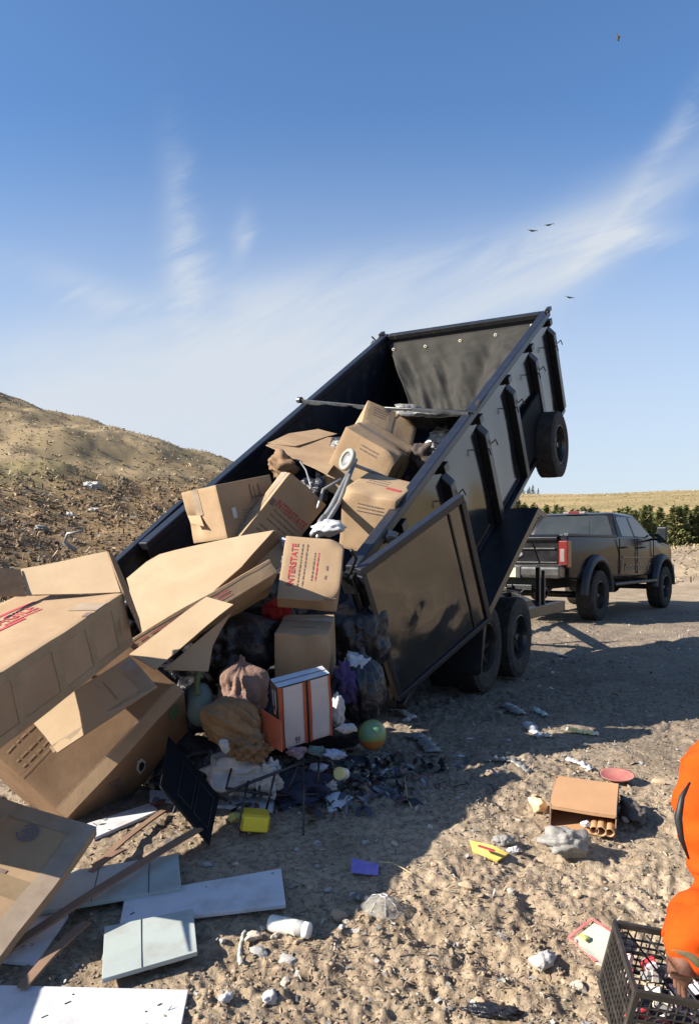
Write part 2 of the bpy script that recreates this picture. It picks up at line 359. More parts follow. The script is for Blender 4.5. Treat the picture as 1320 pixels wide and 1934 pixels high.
def ground_colour(x, y):
    r = np.hypot(x, y); n1 = fbm(x/1.3, y/1.3, 4, 61); n2 = fbm(x/.25, y/.25, 3, 62)
    d = lerp(np.array([.475, .375, .265]), np.array([.385, .298, .205]), sstep(n1, .35, .65)); d = lerp(d, np.array([.28, .21, .145]), sstep(n2, .56, .78)*.7)
    # reddish damp stains beside the truck
    st = np.exp(-(((x-2.45)/.55)**2+((y-7.5)/.45)**2)*1.2)+np.exp(-(((x-4.3)/.9)**2+((y-7.2)/.5)**2)*1.2)
    d = lerp(d, np.array([.12, .06, .04]), np.clip(st*1.1, 0, .8)*sstep(n2, .3, .6))
    shade_soil = sstep(y+(fbm(x/1.1, y/1.1, 3, 78)-.5)*1.6-.45*np.maximum(x, 0), 3.2, 4.8)*(1-sstep(y, 15, 21))*(.6+.4*fbm(x/2.2, y/.7, 3, 77)); d = lerp(d, np.array([.235, .195, .16]), np.clip(shade_soil, 0, 1)*.85)  # greyer gravelly soil, also darkened in colour to deepen the shade here
    k = np.clip((43-np.hypot(x+32.9, y-52.6)), -20, 60)
    left = sstep(k, -5, 1)
    deb = lerp(np.array([.20, .135, .075]), np.array([.31, .21, .11]), sstep(fbm(x/.8, y/.8, 3, 63), .3, .7))
    grs = lerp(np.array([.37, .28, .165]), np.array([.28, .215, .125]), sstep(fbm(x/2.5, y/2.5, 4, 64), .35, .65))
    grn = np.exp(-(((k-14)/5)**2))*sstep(fbm(x/5, y/5, 3, 65), .5, .62)*sstep(-x, 5, 12); grs = lerp(grs, np.array([.12, .13, .04]), np.clip(grn, 0, 1)*.45)
    dk = sstep(fbm(x/6+3, y/2.5, 4, 66), .6, .7)*sstep(k, 16, 22); grs = lerp(grs, np.array([.15, .11, .07]), dk*.8)
    hill = lerp(deb, grs, sstep(k+(fbm(x/3, y/3, 3, 67)-.5)*9, 9, 16))
    c = lerp(d, hill, left)
    far = lerp(np.array([.46, .34, .17]), np.array([.33, .26, .125]), sstep(fbm(x/60, y/14, 4, 68), .35, .65))
    right = sstep(r, 45, 62)*(1-left); c = lerp(c, far, right)
    return c*np.where(left>.5, .90, .80)[:, None]
# rings fan out from under the camera; dense in front, coarse elsewhere
rr = [.35]
while rr[-1] < 3200:
    q = rr[-1]; rr.append(q*(1.06 if q < 1.6 else 1.0042 if q < 30 else 1.009 if q < 90 else 1.03 if q < 600 else 1.15))
rr = np.array(rr)
aa = np.concatenate([np.linspace(-math.pi, -.62, 60)[:-1], np.linspace(-.62, .62, 720), np.linspace(.62, math.pi, 60)[1:-1]])
RR, AA = np.meshgrid(rr, aa, indexing='ij'); X = (RR*np.sin(AA)).ravel(); Y = (RR*np.cos(AA)).ravel()
Zg = gz(X, Y); nr, na = len(rr), len(aa)
i, j = np.meshgrid(np.arange(nr-1), np.arange(na), indexing='ij'); i = i.ravel(); j = j.ravel(); j2 = (j+1) % na
Fq = np.stack([i*na+j, i*na+j2, (i+1)*na+j2, (i+1)*na+j], 1)
DIRT = pmat('dirt', (1, 1, 1), (.62, .60, .58), 34, .95, .009, 55, spec=.12, attr='Col', detail=8, lo=.42, hi=.62)
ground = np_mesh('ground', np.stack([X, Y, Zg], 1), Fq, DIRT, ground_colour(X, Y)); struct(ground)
# ------------------------------------------------------------------ loose stuff on the ground
def scatter_rocks(name, pts, size, cols, mat, flat=.65, jag=.42):
    """one mesh of many small angular stones"""
    bm = bmesh.new(); bmesh.ops.create_icosphere(bm, subdivisions=1, radius=1); base = np.array([v.co[:] for v in bm.verts]); fb = np.array([[v.index for v in f.verts] for f in bm.faces]); bm.free()
    n = len(pts); k = len(base)
    B = base[None]*(1+NR.uniform(-jag, jag, (n, k, 1))); sc3 = size[:, None]*NR.uniform(.6, 1.25, (n, 3)); sc3[:, 2] *= flat; B = B*sc3[:, None, :]
    a = NR.uniform(0, 6.28, n); ca, sa = np.cos(a)[:, None], np.sin(a)[:, None]; t = NR.uniform(-.5, .5, n); ct, st = np.cos(t)[:, None], np.sin(t)[:, None]
    x, y, z = B[..., 0], B[..., 1], B[..., 2]; y, z = y*ct-z*st, y*st+z*ct; x, y = x*ca-y*sa, x*sa+y*ca
    V = np.stack([x+pts[:, :1], y+pts[:, 1:2], z+pts[:, 2:3]], -1).reshape(-1, 3)
    Fr = (fb[None]+(np.arange(n)*k)[:, None, None]).reshape(-1, 3)
    C = np.repeat(cols, k, 0); return np_mesh(name, V, Fr, mat, C, smooth=False)
def sample(n, r0, r1, a0, a1, dens=1.):
    r = r0*(r1/r0)**NR.random(n)**dens; a = NR.uniform(a0, a1, n); x = r*np.sin(a); y = r*np.cos(a); return x, y, r
def pal(n, cs, j=.15):
    cs = np.array(cs); c = cs[NR.integers(0, len(cs), n)]; return np.clip(c*(1+NR.uniform(-j, j, (n, 1))), 0, 1)
STONE = pmat('stone', (1, 1, 1), (.75, .73, .7), 40, .9, .002, 60, spec=.2, attr='Col')
x, y, r = sample(36000, 1.5, 20, -.5, .55); m = fbm(x/.8, y/.8, 2, 71)+NR.uniform(-.22, .22, len(x)) > .47; x, y, r = x[m], y[m], r[m]
s = (.0025+.0065*NR.random(len(x))**3)*(.7+r*.13); 
struct(scatter_rocks('gravel', np.stack([x, y, gz(x, y)+s*.2], 1), s, pal(len(x), [(.27, .215, .155), (.22, .17, .12), (.19, .17, .15), (.31, .265, .205), (.15, .125, .10)]), STONE), 'stuff')
x, y, r = sample(9000, 1.5, 18, -.5, .5); m = fbm(x/.9, y/.9, 2, 51)+NR.uniform(-.15, .15, len(x)) > .48; x, y, r = x[m], y[m], r[m]
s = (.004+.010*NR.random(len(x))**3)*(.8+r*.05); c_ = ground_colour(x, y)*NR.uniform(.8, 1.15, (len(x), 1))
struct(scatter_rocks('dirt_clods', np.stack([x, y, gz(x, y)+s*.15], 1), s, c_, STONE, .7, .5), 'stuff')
# chopped straw, bark and splinters worked into the dirt
def scatter_strips(name, x, y, z, ln, wd, cols, mat, tilt=.35, thick=False):
    n = len(x); a = NR.uniform(0, 6.28, n); t = NR.normal(0, tilt, n); dx = np.stack([np.cos(a)*np.cos(t), np.sin(a)*np.cos(t), np.sin(t)], 1)*ln[:, None]/2
    b = a+1.57; rl = NR.normal(0, .6, n); dy = np.stack([np.cos(b)*np.cos(rl), np.sin(b)*np.cos(rl), np.sin(rl)], 1)*wd[:, None]/2
    c = np.stack([x, y, z], 1); bend = NR.uniform(-.15, .3, n)[:, None]*ln[:, None]*np.array([[0, 0, 1.]])
    V = np.stack([c-dx-dy, c-dx+dy, c-dy+bend, c+dy+bend, c+dx-dy, c+dx+dy], 1).reshape(-1, 3); k = (np.arange(n)*6)[:, None, None]
    Fr = (np.array([[0, 2, 3, 1], [2, 4, 5, 3]])[None]+k).reshape(-1, 4)
    return np_mesh(name, V, Fr, mat, np.repeat(cols, 6, 0), smooth=False)
CHIP = pmat('chips', (1, 1, 1), (.7, .7, .7), 90, .85, attr='Col')
x, y, r = sample(24000, 1.6, 16, -.5, .5); m = fbm(x/.6, y/.6, 2, 75)+NR.uniform(-.2, .2, len(x)) > .5; x, y, r = x[m], y[m], r[m]
struct(scatter_strips('straw_chips', x, y, gz(x, y)+.004, .012+.035*NR.random(len(x))**2*(.6+r*.1), .002+.004*NR.random(len(x)), pal(len(x), [(.32, .25, .17), (.23, .165, .1), (.13, .095, .065), (.36, .3, .22)]), CHIP), 'stuff')
# dumped rubbish and torn wood along the foot of the mound
def hillpts(n, k0, k1, a0=-.6, a1=.2):
    xs = []; 
    a = NR.uniform(a0, a1, n*3); r = NR.uniform(14, 75, n*3); x = r*np.sin(a); y = r*np.cos(a); k = 43-np.hypot(x+32.9, y-52.6)
    m = (k > k0) & (k < k1); return x[m][:n], y[m][:n], k[m][:n]
x, y, k = hillpts(22000, -2, 13); z = gz(x, y)
struct(scatter_strips('shredded_debris', x, y, z+.08, .07+.26*NR.random(len(x))**2.4, .015+.05*NR.random(len(x))**2, pal(len(x), [(.24, .155, .085), (.30, .20, .115), (.15, .09, .055), (.09, .065, .045), (.36, .27, .18), (.2, .2, .18)], .3), CHIP, .6), 'stuff')
s = .02+.08*NR.random(len(x))**3
m = NR.random(len(x)) < .6
struct(scatter_rocks('debris_lumps', np.stack([x, y, z], 1)[m], s[m], pal(m.sum(), [(.18, .115, .065), (.14, .095, .06), (.22, .155, .09), (.1, .07, .05)], .3), STONE, .8), 'stuff')
# rough brown spoil right behind the pile
x = NR.uniform(-9, -1.6, 6000); y = NR.uniform(6.5, 20, 6000); m = (x < -.28*y+.1); x, y = x[m], y[m]
struct(scatter_strips('wood_litter', x, y, gz(x, y)+.03, .08+.3*NR.random(len(x))**2, .02+.06*NR.random(len(x))**2, pal(len(x), [(.18, .115, .06), (.23, .155, .09), (.11, .07, .04), (.29, .22, .15)], .3), CHIP, .5), 'stuff')
# small mixed rubbish trodden into the ground round the foot of the pile, and pale flecks further out
LIT = pmat('litter', (1, 1, 1), (.75, .75, .75), 60, .5, attr='Col')
x = NR.normal(-.1, .32, 700); y = NR.normal(4.4, .22, 700)+.25*x
struct(scatter_strips('trodden_rubbish', x, y, gz(x, y)+.02, .03+.08*NR.random(700)**2, .012+.03*NR.random(700), pal(700, [(.26, .26, .27), (.04, .045, .07), (.09, .10, .13), (.03, .03, .03), (.16, .12, .08), (.05, .04, .035), (.07, .10, .10), (.02, .02, .03), (.14, .06, .05)], .3), LIT, .5), 'stuff')
x, y, r = sample(2000, 2.2, 16, -.35, .5)
struct(scatter_strips('pale_flecks', x, y, gz(x, y)+.008, (.008+.034*NR.random(2000)**3)*(.7+r*.12), (.005+.014*NR.random(2000)**2)*(.7+r*.1), pal(2000, [(.31, .30, .27), (.38, .36, .33), (.26, .25, .24), (.30, .23, .15)], .25), LIT, .3), 'stuff')
# dry grass tufts higher up
x, y, k = hillpts(12000, 7, 42); keep = fbm(x/3, y/3, 3, 81)+NR.uniform(-.25, .25, len(x)) > .42; x, y = x[keep], y[keep]
struct(scatter_strips('dry_grass', x, y, gz(x, y)+.03, .08+.12*NR.random(len(x)), .025+.04*NR.random(len(x)), pal(len(x), [(.35, .27, .16), (.31, .24, .14), (.26, .2, .115), (.40, .31, .19)], .12), CHIP, .45), 'stuff')
x = NR.uniform(6, 34, 9000); y = NR.uniform(26, 62, 9000)
struct(scatter_strips('bank_grass', x, y, gz(x, y)+.06, .10+.2*NR.random(len(x)), .03+.05*NR.random(len(x)), pal(len(x), [(.29, .22, .12), (.23, .17, .09), (.18, .13, .075), (.33, .26, .165)], .2), CHIP, .6), 'stuff')
x = NR.uniform(-5, 130, 5000); y = NR.uniform(70, 330, 5000)
struct(scatter_strips('field_grass', x, y, gz(x, y)+.03, .3+.5*NR.random(len(x)), .15+.2*NR.random(len(x)), pal(len(x), [(.28, .21, .105), (.24, .185, .09), (.27, .215, .11), (.33, .26, .135)], .08), CHIP, .2), 'stuff')
# ------------------------------------------------------------------ trees
LEAF = pmat('pine_needles', (1, 1, 1), (.7, .72, .6), 3, .8, attr='Col', spec=.2)
BARK = pmat('bark', (.12, .085, .06), (.08, .06, .045), 20, .95, .01, 30)
def conifer(name, h, w, n, seed, cols):
    g = np.random.default_rng(seed); t = g.random(n)**1.15; zz = .12*h+t*h*.88; prof = w*(1-t)**.75*(.75+.35*np.sin(t*40+g.random()*6))+.04
    a = g.uniform(0, 6.28, n)+.6*np.round(t*11); rad = prof*g.random(n)**.4*(1+.25*np.sin(a*3+t*9)); x = rad*np.cos(a); y = rad*np.sin(a); zz = zz-rad*.25+g.normal(0, .03*h, n)
    c = np.array(cols)[g.integers(0, len(cols), n)]*(1+g.uniform(-.25, .25, (n, 1)))
    ln = g.uniform(.05, .13, n)*h*.8; wd = ln*g.uniform(.3, .55, n)
    dx = np.stack([np.cos(a+g.normal(0, .5, n)), np.sin(a+g.normal(0, .5, n)), g.uniform(-.2, .8, n)], 1)*ln[:, None]/2; b = g.normal(0, 1, (n, 3)); b = np.cross(b, dx); b = b/np.linalg.norm(b, axis=1)[:, None]*wd[:, None]/2
    C = np.stack([x, y, zz], 1); V = np.stack([C-dx, C-b, C+dx, C+b], 1).reshape(-1, 3); Fr = (np.array([[0, 1, 2, 3]])[None]+(np.arange(n)*4)[:, None, None]).reshape(-1, 4)
    t0 = thing(name, (0, 0, 0), 'x', 'tree'); np_mesh('crown', V, Fr, LEAF, np.repeat(c, 4, 0), False, t0)
    MB().tube([(0, 0, -.2), (.01*h, 0, h*.4), (0, .01*h, h*.92)], [.028*h, .018*h, .004*h], 7).build('trunk', BARK, t0); return t0
gc = [(.11, .125, .045), (.15, .15, .06), (.075, .095, .035), (.19, .165, .075)]
protos = [conifer('young_pine', 2.7, 1.05, 1500, 3+q, gc) for q in range(4)]
spots = []
for row, (yy, n, x0, x1) in enumerate(((56, 26, 10.8, 29), (58, 26, 11.1, 30), (60, 26, 11.4, 31), (62, 22, 12, 32))):
    for q in range(n): spots.append((x0+(x1-x0)*(q+random.uniform(-.3, .3))/(n-1), yy+random.uniform(-1, 1)))
for q, (x, y) in enumerate(spots):
    o = protos[q] if q < 4 else copy_tree(protos[random.randrange(4)], (0, 0, 0))
    o.location = (x, y, gzf(x, y)-.05); s = random.uniform(.78, 1.2); o.scale = (s*1.1, s*1.1, s); o.rotation_euler = (0, 0, random.uniform(0, 6))
    o['label'] = 'bushy young green pine in the plantation strip behind the truck'; o['group'] = 'young pines planted in a strip behind the truck'
dk = [(.04, .05, .035), (.05, .06, .04), (.03, .04, .03)]
fp = [conifer('distant_pine', 7.5, 2.4, 500, 13+q, dk) for q in range(3)]
for q in range(11):
    o = fp[q] if q < 3 else copy_tree(fp[q % 3], (0, 0, 0)); px = 948+q*6.6+random.uniform(-2, 2); Yd = 395+random.uniform(-12, 12); x = (px-660)/1500*Yd
    o.location = (x, Yd, gzf(x, Yd)-.5); s = (.9, 1.1, .8, 1.05, .95, .7, .85, .6, .75, .8, .55)[q]*random.uniform(.8, .95); o.scale = (s, s, s)
    o['label'] = 'small dark pine standing on the far skyline right of the trailer'; o['group'] = 'pines on the far skyline'
# ------------------------------------------------------------------ birds
for px, py, Yd, ro, lb in ((1166, 72, 26, 1.3, 'single bird flying highest, upper right of the sky'), (1005, 436, 70, .1, 'left bird of the two flying close together above the trailer'),
                           (1036, 425, 70, -.15, 'right bird of the two flying close together above the trailer'), (1075, 562, 75, .2, 'lone bird flying low to the right of the raised trailer front')):
    c = P(px, py, Yd); t0 = thing('bird', c, lb, 'bird'); Mx = Matrix.Rotation(ro, 3, 'Y'); s = .42 if Yd < 40 else .8
    crumple('body', pmat('bird_feathers', (.03, .03, .032), (.05, .05, .05), 9, .8), c, (s*.26, s*.10, s*.09), Mx, 2, .1, 1.5, 3, False, t0)
    for sg in (-1, 1):
        pts = [Vector((0, 0, .02)), Vector((.1*s, sg*.28*s, .12*s)), Vector((.02*s, sg*.62*s, .03*s)), Vector((-.12*s, sg*.5*s, .03*s)), Vector((-.16*s, sg*.1*s, .02))]
        pts = [c+Mx @ Vector((p.y if Yd > 40 else p.x, p.x if Yd > 40 else p.y*.5, p.z)) for p in pts]; MB().prism(pts, (0, 0, .02*s)).build('wing', MATS['bird_feathers'], t0)
    b0 = MB(); b0.cbox(c+Mx @ Vector((-.3*s, 0, 0)), .18*s, .1*s, .015*s, Mx); b0.build('tail', MATS['bird_feathers'], t0)
# ------------------------------------------------------------------ wheels
def axis_m(c, ax):
    ax = Vector(ax).normalized(); u = ax.orthogonal().normalized() if abs(ax.z) > .9 else Vector((0, 0, 1)).cross(ax).normalized(); w = ax.cross(u)
    return Matrix(((u.x, w.x, ax.x, c[0]), (u.y, w.y, ax.y, c[1]), (u.z, w.z, ax.z, c[2]), (0, 0, 0, 1)))
def wheel(root, c, ax, R, wd, rr_, spokes=8, tread=44, name='wheel', sub=True):
    """c centre, ax points to the outer face"""
    M = axis_m(c, ax); h = wd/2; t = MB()
    t.lathe(M, [(rr_, -h*.8), (rr_+.02, -h*.95), (R*.86, -h), (R*.965, -h*.86), (R*.985, -h*.55), (R*.985, h*.55), (R*.965, h*.86), (R*.86, h), (rr_+.03, h*.97), (rr_, h*.86), (rr_-.005, h*.5), (rr_-.005, -h*.8)], 56)
    for k in range(tread):
        a = 2*math.pi*k/tread
        for lane, (y0, y1) in enumerate(((-.93, -.5), (-.42, -.06), (.06, .42), (.5, .93))):
            b = a+(.5 if lane % 2 else 0)*2*math.pi/tread; da = 2*math.pi/tread*.31; r0 = R*.95; r1 = R*(1.0 if lane in (1, 2) else .992)
            vs = []
            for y in (y0, y1):
                for aa_ in (b-da, b+da):
                    for r in (r0, r1): vs.append(M @ Vector((r*math.cos(aa_), r*math.sin(aa_), y*h*.93)))
            t.add(vs, [(0, 1, 3, 2), (4, 6, 7, 5), (0, 4, 5, 1), (2, 3, 7, 6), (1, 5, 7, 3), (0, 2, 6, 4)])
    g = MB(); r = rr_
    g.lathe(M, [(r, h*.9), (r*.97, h*.92), (r*.93, h*.6), (r*.90, h*.1), (r*.9, -h*.8), (r, -h*.8)], 40)
    g.lathe(M, [(0, h*.42), (r*.26, h*.42), (r*.3, h*.34), (r*.34, h*.12), (0, h*.1)], 24)
    for k in range(spokes):
        a = 2*math.pi*k/spokes; mx = M @ Matrix.Rotation(a, 4, 'Z'); g.lbox(mx, (r*.22, -r*.085, h*.08), (r*.93, r*.085, h*.36))
    hub = MB(); hub.lathe(M, [(0, h*.62), (r*.12, h*.62), (r*.15, h*.55), (r*.15, h*.3)], 16)
    for k in range(6):
        a = 2*math.pi*(k+.5)/6; hub.lathe(M @ Matrix.Translation((r*.21*math.cos(a), r*.21*math.sin(a), 0)), [(0, h*.5), (.011, h*.5), (.011, h*.3)], 6)
    wr = t.build(name, RUBBER, root, True); wr.data.shade_smooth(); wr.data.shade_flat()
    rm = g.build('rim', RIM, wr, bevel=.003); hb = hub.build('hub', ALU, rm if False else wr); return wr
# ------------------------------------------------------------------ dump trailer
Tt = Vector((.4908, .8712, 0)); Tn = Vector((-.8712, .4908, 0)); Tz = Vector((0, 0, 1))      # trailer forward, left, up
DA = math.radians(32); Bu = Tt*math.cos(DA)+Tz*math.sin(DA); Bw = -Tt*math.sin(DA)+Tz*math.cos(DA)
R0 = Vector((2.27, 9.2, 4.07)); BL, BWd, BH = 5.4, 2.1, 1.10
RB = R0-Bu*BL-Bw*(BH+.085)
def mat4(u, n, w, o): return Matrix(((u.x, n.x, w.x, o.x), (u.y, n.y, w.y, o.y), (u.z, n.z, w.z, o.z), (0, 0, 0, 1)))
MBX = mat4(Bu, Tn, Bw, RB)                      # box: x forward along the floor, y left, z out of the floor
C0 = Vector((.10, 7.41, gzf(.1, 7.41))); C0.z = .07
MF = mat4(Tt, Tn, Tz, C0)                       # frame: origin on the ground under the rear axle centre
tr = thing('dump_trailer', (C0.x, C0.y, C0.z), 'black high-sided tandem-axle dump trailer with its box tipped up, spilling cardboard boxes', 'dump trailer')
B = lambda x, y, z: MBX @ Vector((x, y, z))
F = lambda x, y, z: MF @ Vector((x, y, z))
th = .035
b = MB(); b.lbox(MBX, (0, 0, -.09), (BL, BWd, -.003)); b.build('floor', NAVY, tr, bevel=.006)
def wall_panel(y0, y1, name, mat, xs=0.):
    """side sheet, very slightly buckled between its posts"""
    nx, nz = 60, 14; vs = []; 
    for side, yy in ((0, y0), (1, y1)):
        for j in range(nz+1):
            for i in range(nx+1):
                x = xs+(BL-xs)*i/nx; z = BH*j/nz; wv = .006*math.sin(x*6.8)*math.sin(math.pi*z/BH)+.004*mnoise.noise(Vector((x*1.7, z*2.2, y0)))
                vs.append(B(x, yy+wv, z))
    fs = []; o = (nx+1)*(nz+1)
    for j in range(nz):
        for i in range(nx):
            q = j*(nx+1)+i; fs += [(q, q+1, q+nx+2, q+nx+1), (o+q, o+q+nx+1, o+q+nx+2, o+q+1)]
    for i in range(nx): fs += [(i, o+i, o+i+1, i+1), (nz*(nx+1)+i, nz*(nx+1)+i+1, o+nz*(nx+1)+i+1, o+nz*(nx+1)+i)]
    for j in range(nz): fs += [(j*(nx+1), (j+1)*(nx+1), o+(j+1)*(nx+1), o+j*(nx+1)), (j*(nx+1)+nx, o+j*(nx+1)+nx, o+(j+1)*(nx+1)+nx, (j+1)*(nx+1)+nx)]
    m = MB(); m.add(vs, fs); o_ = m.build(name, mat, tr); o_.data.shade_smooth(); e = o_.modifiers.new('e', 'EDGE_SPLIT'); e.split_angle = .6; return o_
wall_panel(0, th, 'side_wall', PAINT); wall_panel(BWd-th, BWd, 'side_wall', NAVY, .3)
b = MB(); b.lbox(MBX, (BL-th, th+.003, 0), (BL, BWd-th-.003, BH+.02)); b.build('front_wall', NAVY, tr, bevel=.005)
for x in (.04, .9, 1.82, 2.78, 3.75, 4.68):
    x = BL-x
    for y0, y1 in ((-.075, -.004), (BWd+.004, BWd+.075)):
        b = MB(); b.lbox(MBX, (x-.05, y0, -.03), (x+.05, y1, BH-.13)); 
        if y0 < 0:   # slanted head
            b = MB(); b.prism([B(x-.055, y1, -.03), B(x-.055, y0, -.03), B(x-.055, y0, BH-.2), B(x-.055, y1, BH-.11)], Bu*.11)
        b.build('stake', STEEL, tr, bevel=.008)
        b = MB(); b.lbox(MBX, (x-.05, y0+(.02 if y0 < 0 else 0), BH-.09), (x+.05, y1-(0 if y0 < 0 else .02), BH-.02)); b.build('tarp_hook', STEEL, tr, bevel=.004)
        for sg in (-1, 1): b = MB(); b.tube([B(x+sg*.06, (y0 if y0 < 0 else y1), BH-.33), B(x+sg*.10, (y0-.03 if y0 < 0 else y1+.03), BH-.31), B(x+sg*.11, (y0-.04 if y0 < 0 else y1+.04), BH-.37)], .007, 6); b.build('tie_loop', STEEL, tr)
for y0, y1 in ((-.04, .055), (BWd-.055, BWd+.04)):
    b = MB(); b.lbox(MBX, (-.02 if y0 < 0 else .28, y0, BH+.003), (BL+.03, y1, BH+.075)); b.build('top_rail', RAIL, tr, bevel=.01)
b = MB(); b.lbox(MBX, (BL-.05, .06, BH+.0), (BL+.05, BWd-.06, BH+.07)); b.build('tarp_housing', STEEL, tr, bevel=.012)
for yy in (-.03, BWd+.03):
    b = MB(); b.lbox(MBX, (BL-.05, yy-.025, BH+.06), (BL+.06, yy+.025, BH+.105)); b.tube([B(BL-.02, yy, BH+.1), B(BL-.1, yy*1.02, BH+.03), B(BL-.16, yy*1.03, BH+.12)], .012, 6); b.build('tarp_bracket', STEEL, tr, bevel=.006)
b = MB(); b.tube([B(BL-.05, BWd+.06, BH+.05), B(BL-.12, BWd+.16, BH+.0), B(BL-.02, BWd+.16, BH+.02), B(BL-.02, BWd+.2, BH-.02)], .012, 6); b.build('tarp_crank', ALU, tr)
# bottom side rail and cross sills
for y0, y1 in ((-.06, .0), (BWd, BWd+.06)):
    b = MB(); b.lbox(MBX, (0, y0, -.085), (BL, y1-.003 if y0 < 0 else y1, -.033)); b.build('bottom_rail', STEEL, tr, bevel=.006)
b = MB()
for k in range(13): b.lbox(MBX, (.2+k*.41, .02, -.17), (.28+k*.41, BWd-.02, -.093))
b.build('floor_sills', STEEL, tr)
b = MB(); b.prism([B(3.55, -.012, .02), B(4.5, -.012, .02), B(4.5, -.012, .50), B(4.42, -.012, .56), B(3.62, -.012, .56), B(3.55, -.012, .50)], Tn*-.045); b.build('mounting_plate', pmat('matte_black_plate', (.006, .007, .009), None, rough=.75, spec=.15), tr, bevel=.01)
# drive-over fenders welded to the box
for sg in (0, 1):
    y0, y1 = ((-.34, -.065) if sg == 0 else (BWd+.065, BWd+.34)); b = MB()
    prof = [(.75, -.34), (1.05, -.02), (2.86, -.02), (3.08, -.22)]
    for (xa, za), (xb, zb) in zip(prof[:-1], prof[1:]): 
        b.add([B(xa, y0, za), B(xb, y0, zb), B(xb, y1, zb), B(xa, y1, za), B(xa, y0, za-.02), B(xb, y0, zb-.02), B(xb, y1, zb-.02), B(xa, y1, za-.02)], [(0, 1, 2, 3), (7, 6, 5, 4), (0, 4, 5, 1), (1, 5, 6, 2), (2, 6, 7, 3), (3, 7, 4, 0)])
    yo = y0 if sg == 0 else y1
    b.prism([B(.75, yo, -.34), B(1.05, yo, -.02), B(2.86, yo, -.02), B(3.08, yo, -.22), B(3.06, yo, -.25), B(2.84, yo, -.09), B(1.07, yo, -.09), B(.77, yo, -.36)], Tn*(-.012 if sg == 0 else .012))
    b.build('fender', STEEL, tr)
# rear doors, both swung right round
def door(hinge_y, ang, name):
    out = -Tn if hinge_y < .5 else Tn
    du = (Bu*math.cos(ang)+out*math.sin(ang)).normalized(); nn = du.cross(Bw).normalized()
    if nn.dot(out) < 0: nn = -nn
    O = B(-.03, hinge_y, 0)+out*.045; D = 1.02; Z0 = .10; M = mat4(du, nn, Bw, O)
    nx, nz = 36, 36; vs = []; fs = []
    for side in (0, 1):
        for j in range(nz+1):
            for i in range(nx+1):
                x = D*i/nx; z = Z0+(BH+.02-Z0)*j/nz; px_, pz_ = x/D, z/BH
                dz = .006*mnoise.noise(Vector((x*3, z*3, 5)))*math.sin(math.pi*px_)*math.sin(math.pi*min(1, max(0, pz_)))
                for dx_, dz_, s_, a_ in ((.62, .42, .06, .012), (.42, .5, .045, -.009), (.5, .34, .07, .007), (.3, .56, .05, .007), (.66, .3, .05, -.008)): dz += a_*math.exp(-((px_-dx_)**2+(pz_-dz_)**2)/(2*s_*s_))
                vs.append(M @ Vector((x, dz+(.03 if side else 0), z)))
    o = (nx+1)*(nz+1)
    for j in range(nz):
        for i in range(nx):
            q = j*(nx+1)+i; fs += [(q, q+nx+1, q+nx+2, q+1), (o+q, o+q+1, o+q+nx+2, o+q+nx+1)]
    m = MB(); m.add(vs, fs); d = m.build('rear_door', DOORM, tr, True); d.data.shade_smooth()
    f = MB(); w = .05
    f.lbox(M, (-.02, -.012, BH+.02), (D+.02, .052, BH+.075)); f.lbox(M, (-.02, -.01, Z0-.045), (D+.02, .05, Z0)); f.lbox(M, (-.025, -.01, Z0), (.02, .05, BH+.02)); f.lbox(M, (D-.02, -.01, Z0), (D+.03, .05, BH+.02))
    f.build('door_frame', RAIL, d, bevel=.006)
    s = MB(); s.lbox(M, (D-.16, .033, Z0), (D-.145, .04, BH+.0)); s.build('door_seam', BLACKP, d)
    hg = MB()
    for z in (.15, BH*.5, BH-.12): hg.tube([O+Bw*(z-.06), O+Bw*(z+.06)], .022, 8)
    hg.build('hinge', STEEL, d); return M
DOORM = pmat('door_black_paint', (.012, .011, .009), (.022, .018, .014), 4, .12, .004, 3.0, coat=.7, spec=.7, ior=1.65, dust=((.13, .095, .06), 2.4, .5, .24))
door(0, math.radians(21), 'r'); door(BWd, math.radians(3), 'l')
b = MB(); c = B(-.04, -.03, BH-.05); b.tube([B(-.04, .03, BH-.35), B(-.06, .02, BH+.02), B(-.14, .06, BH+.09)], .026, 8); b.tube([B(-.06, .02, BH+.02), B(-.02, -.05, BH+.14), B(-.05, -.05, BH+.22)], .014, 6); b.cbox(B(-.05, .02, BH-.03), .11, .09, .13, MBX.to_3x3()); b.build('door_latch', STEEL, tr, bevel=.006)
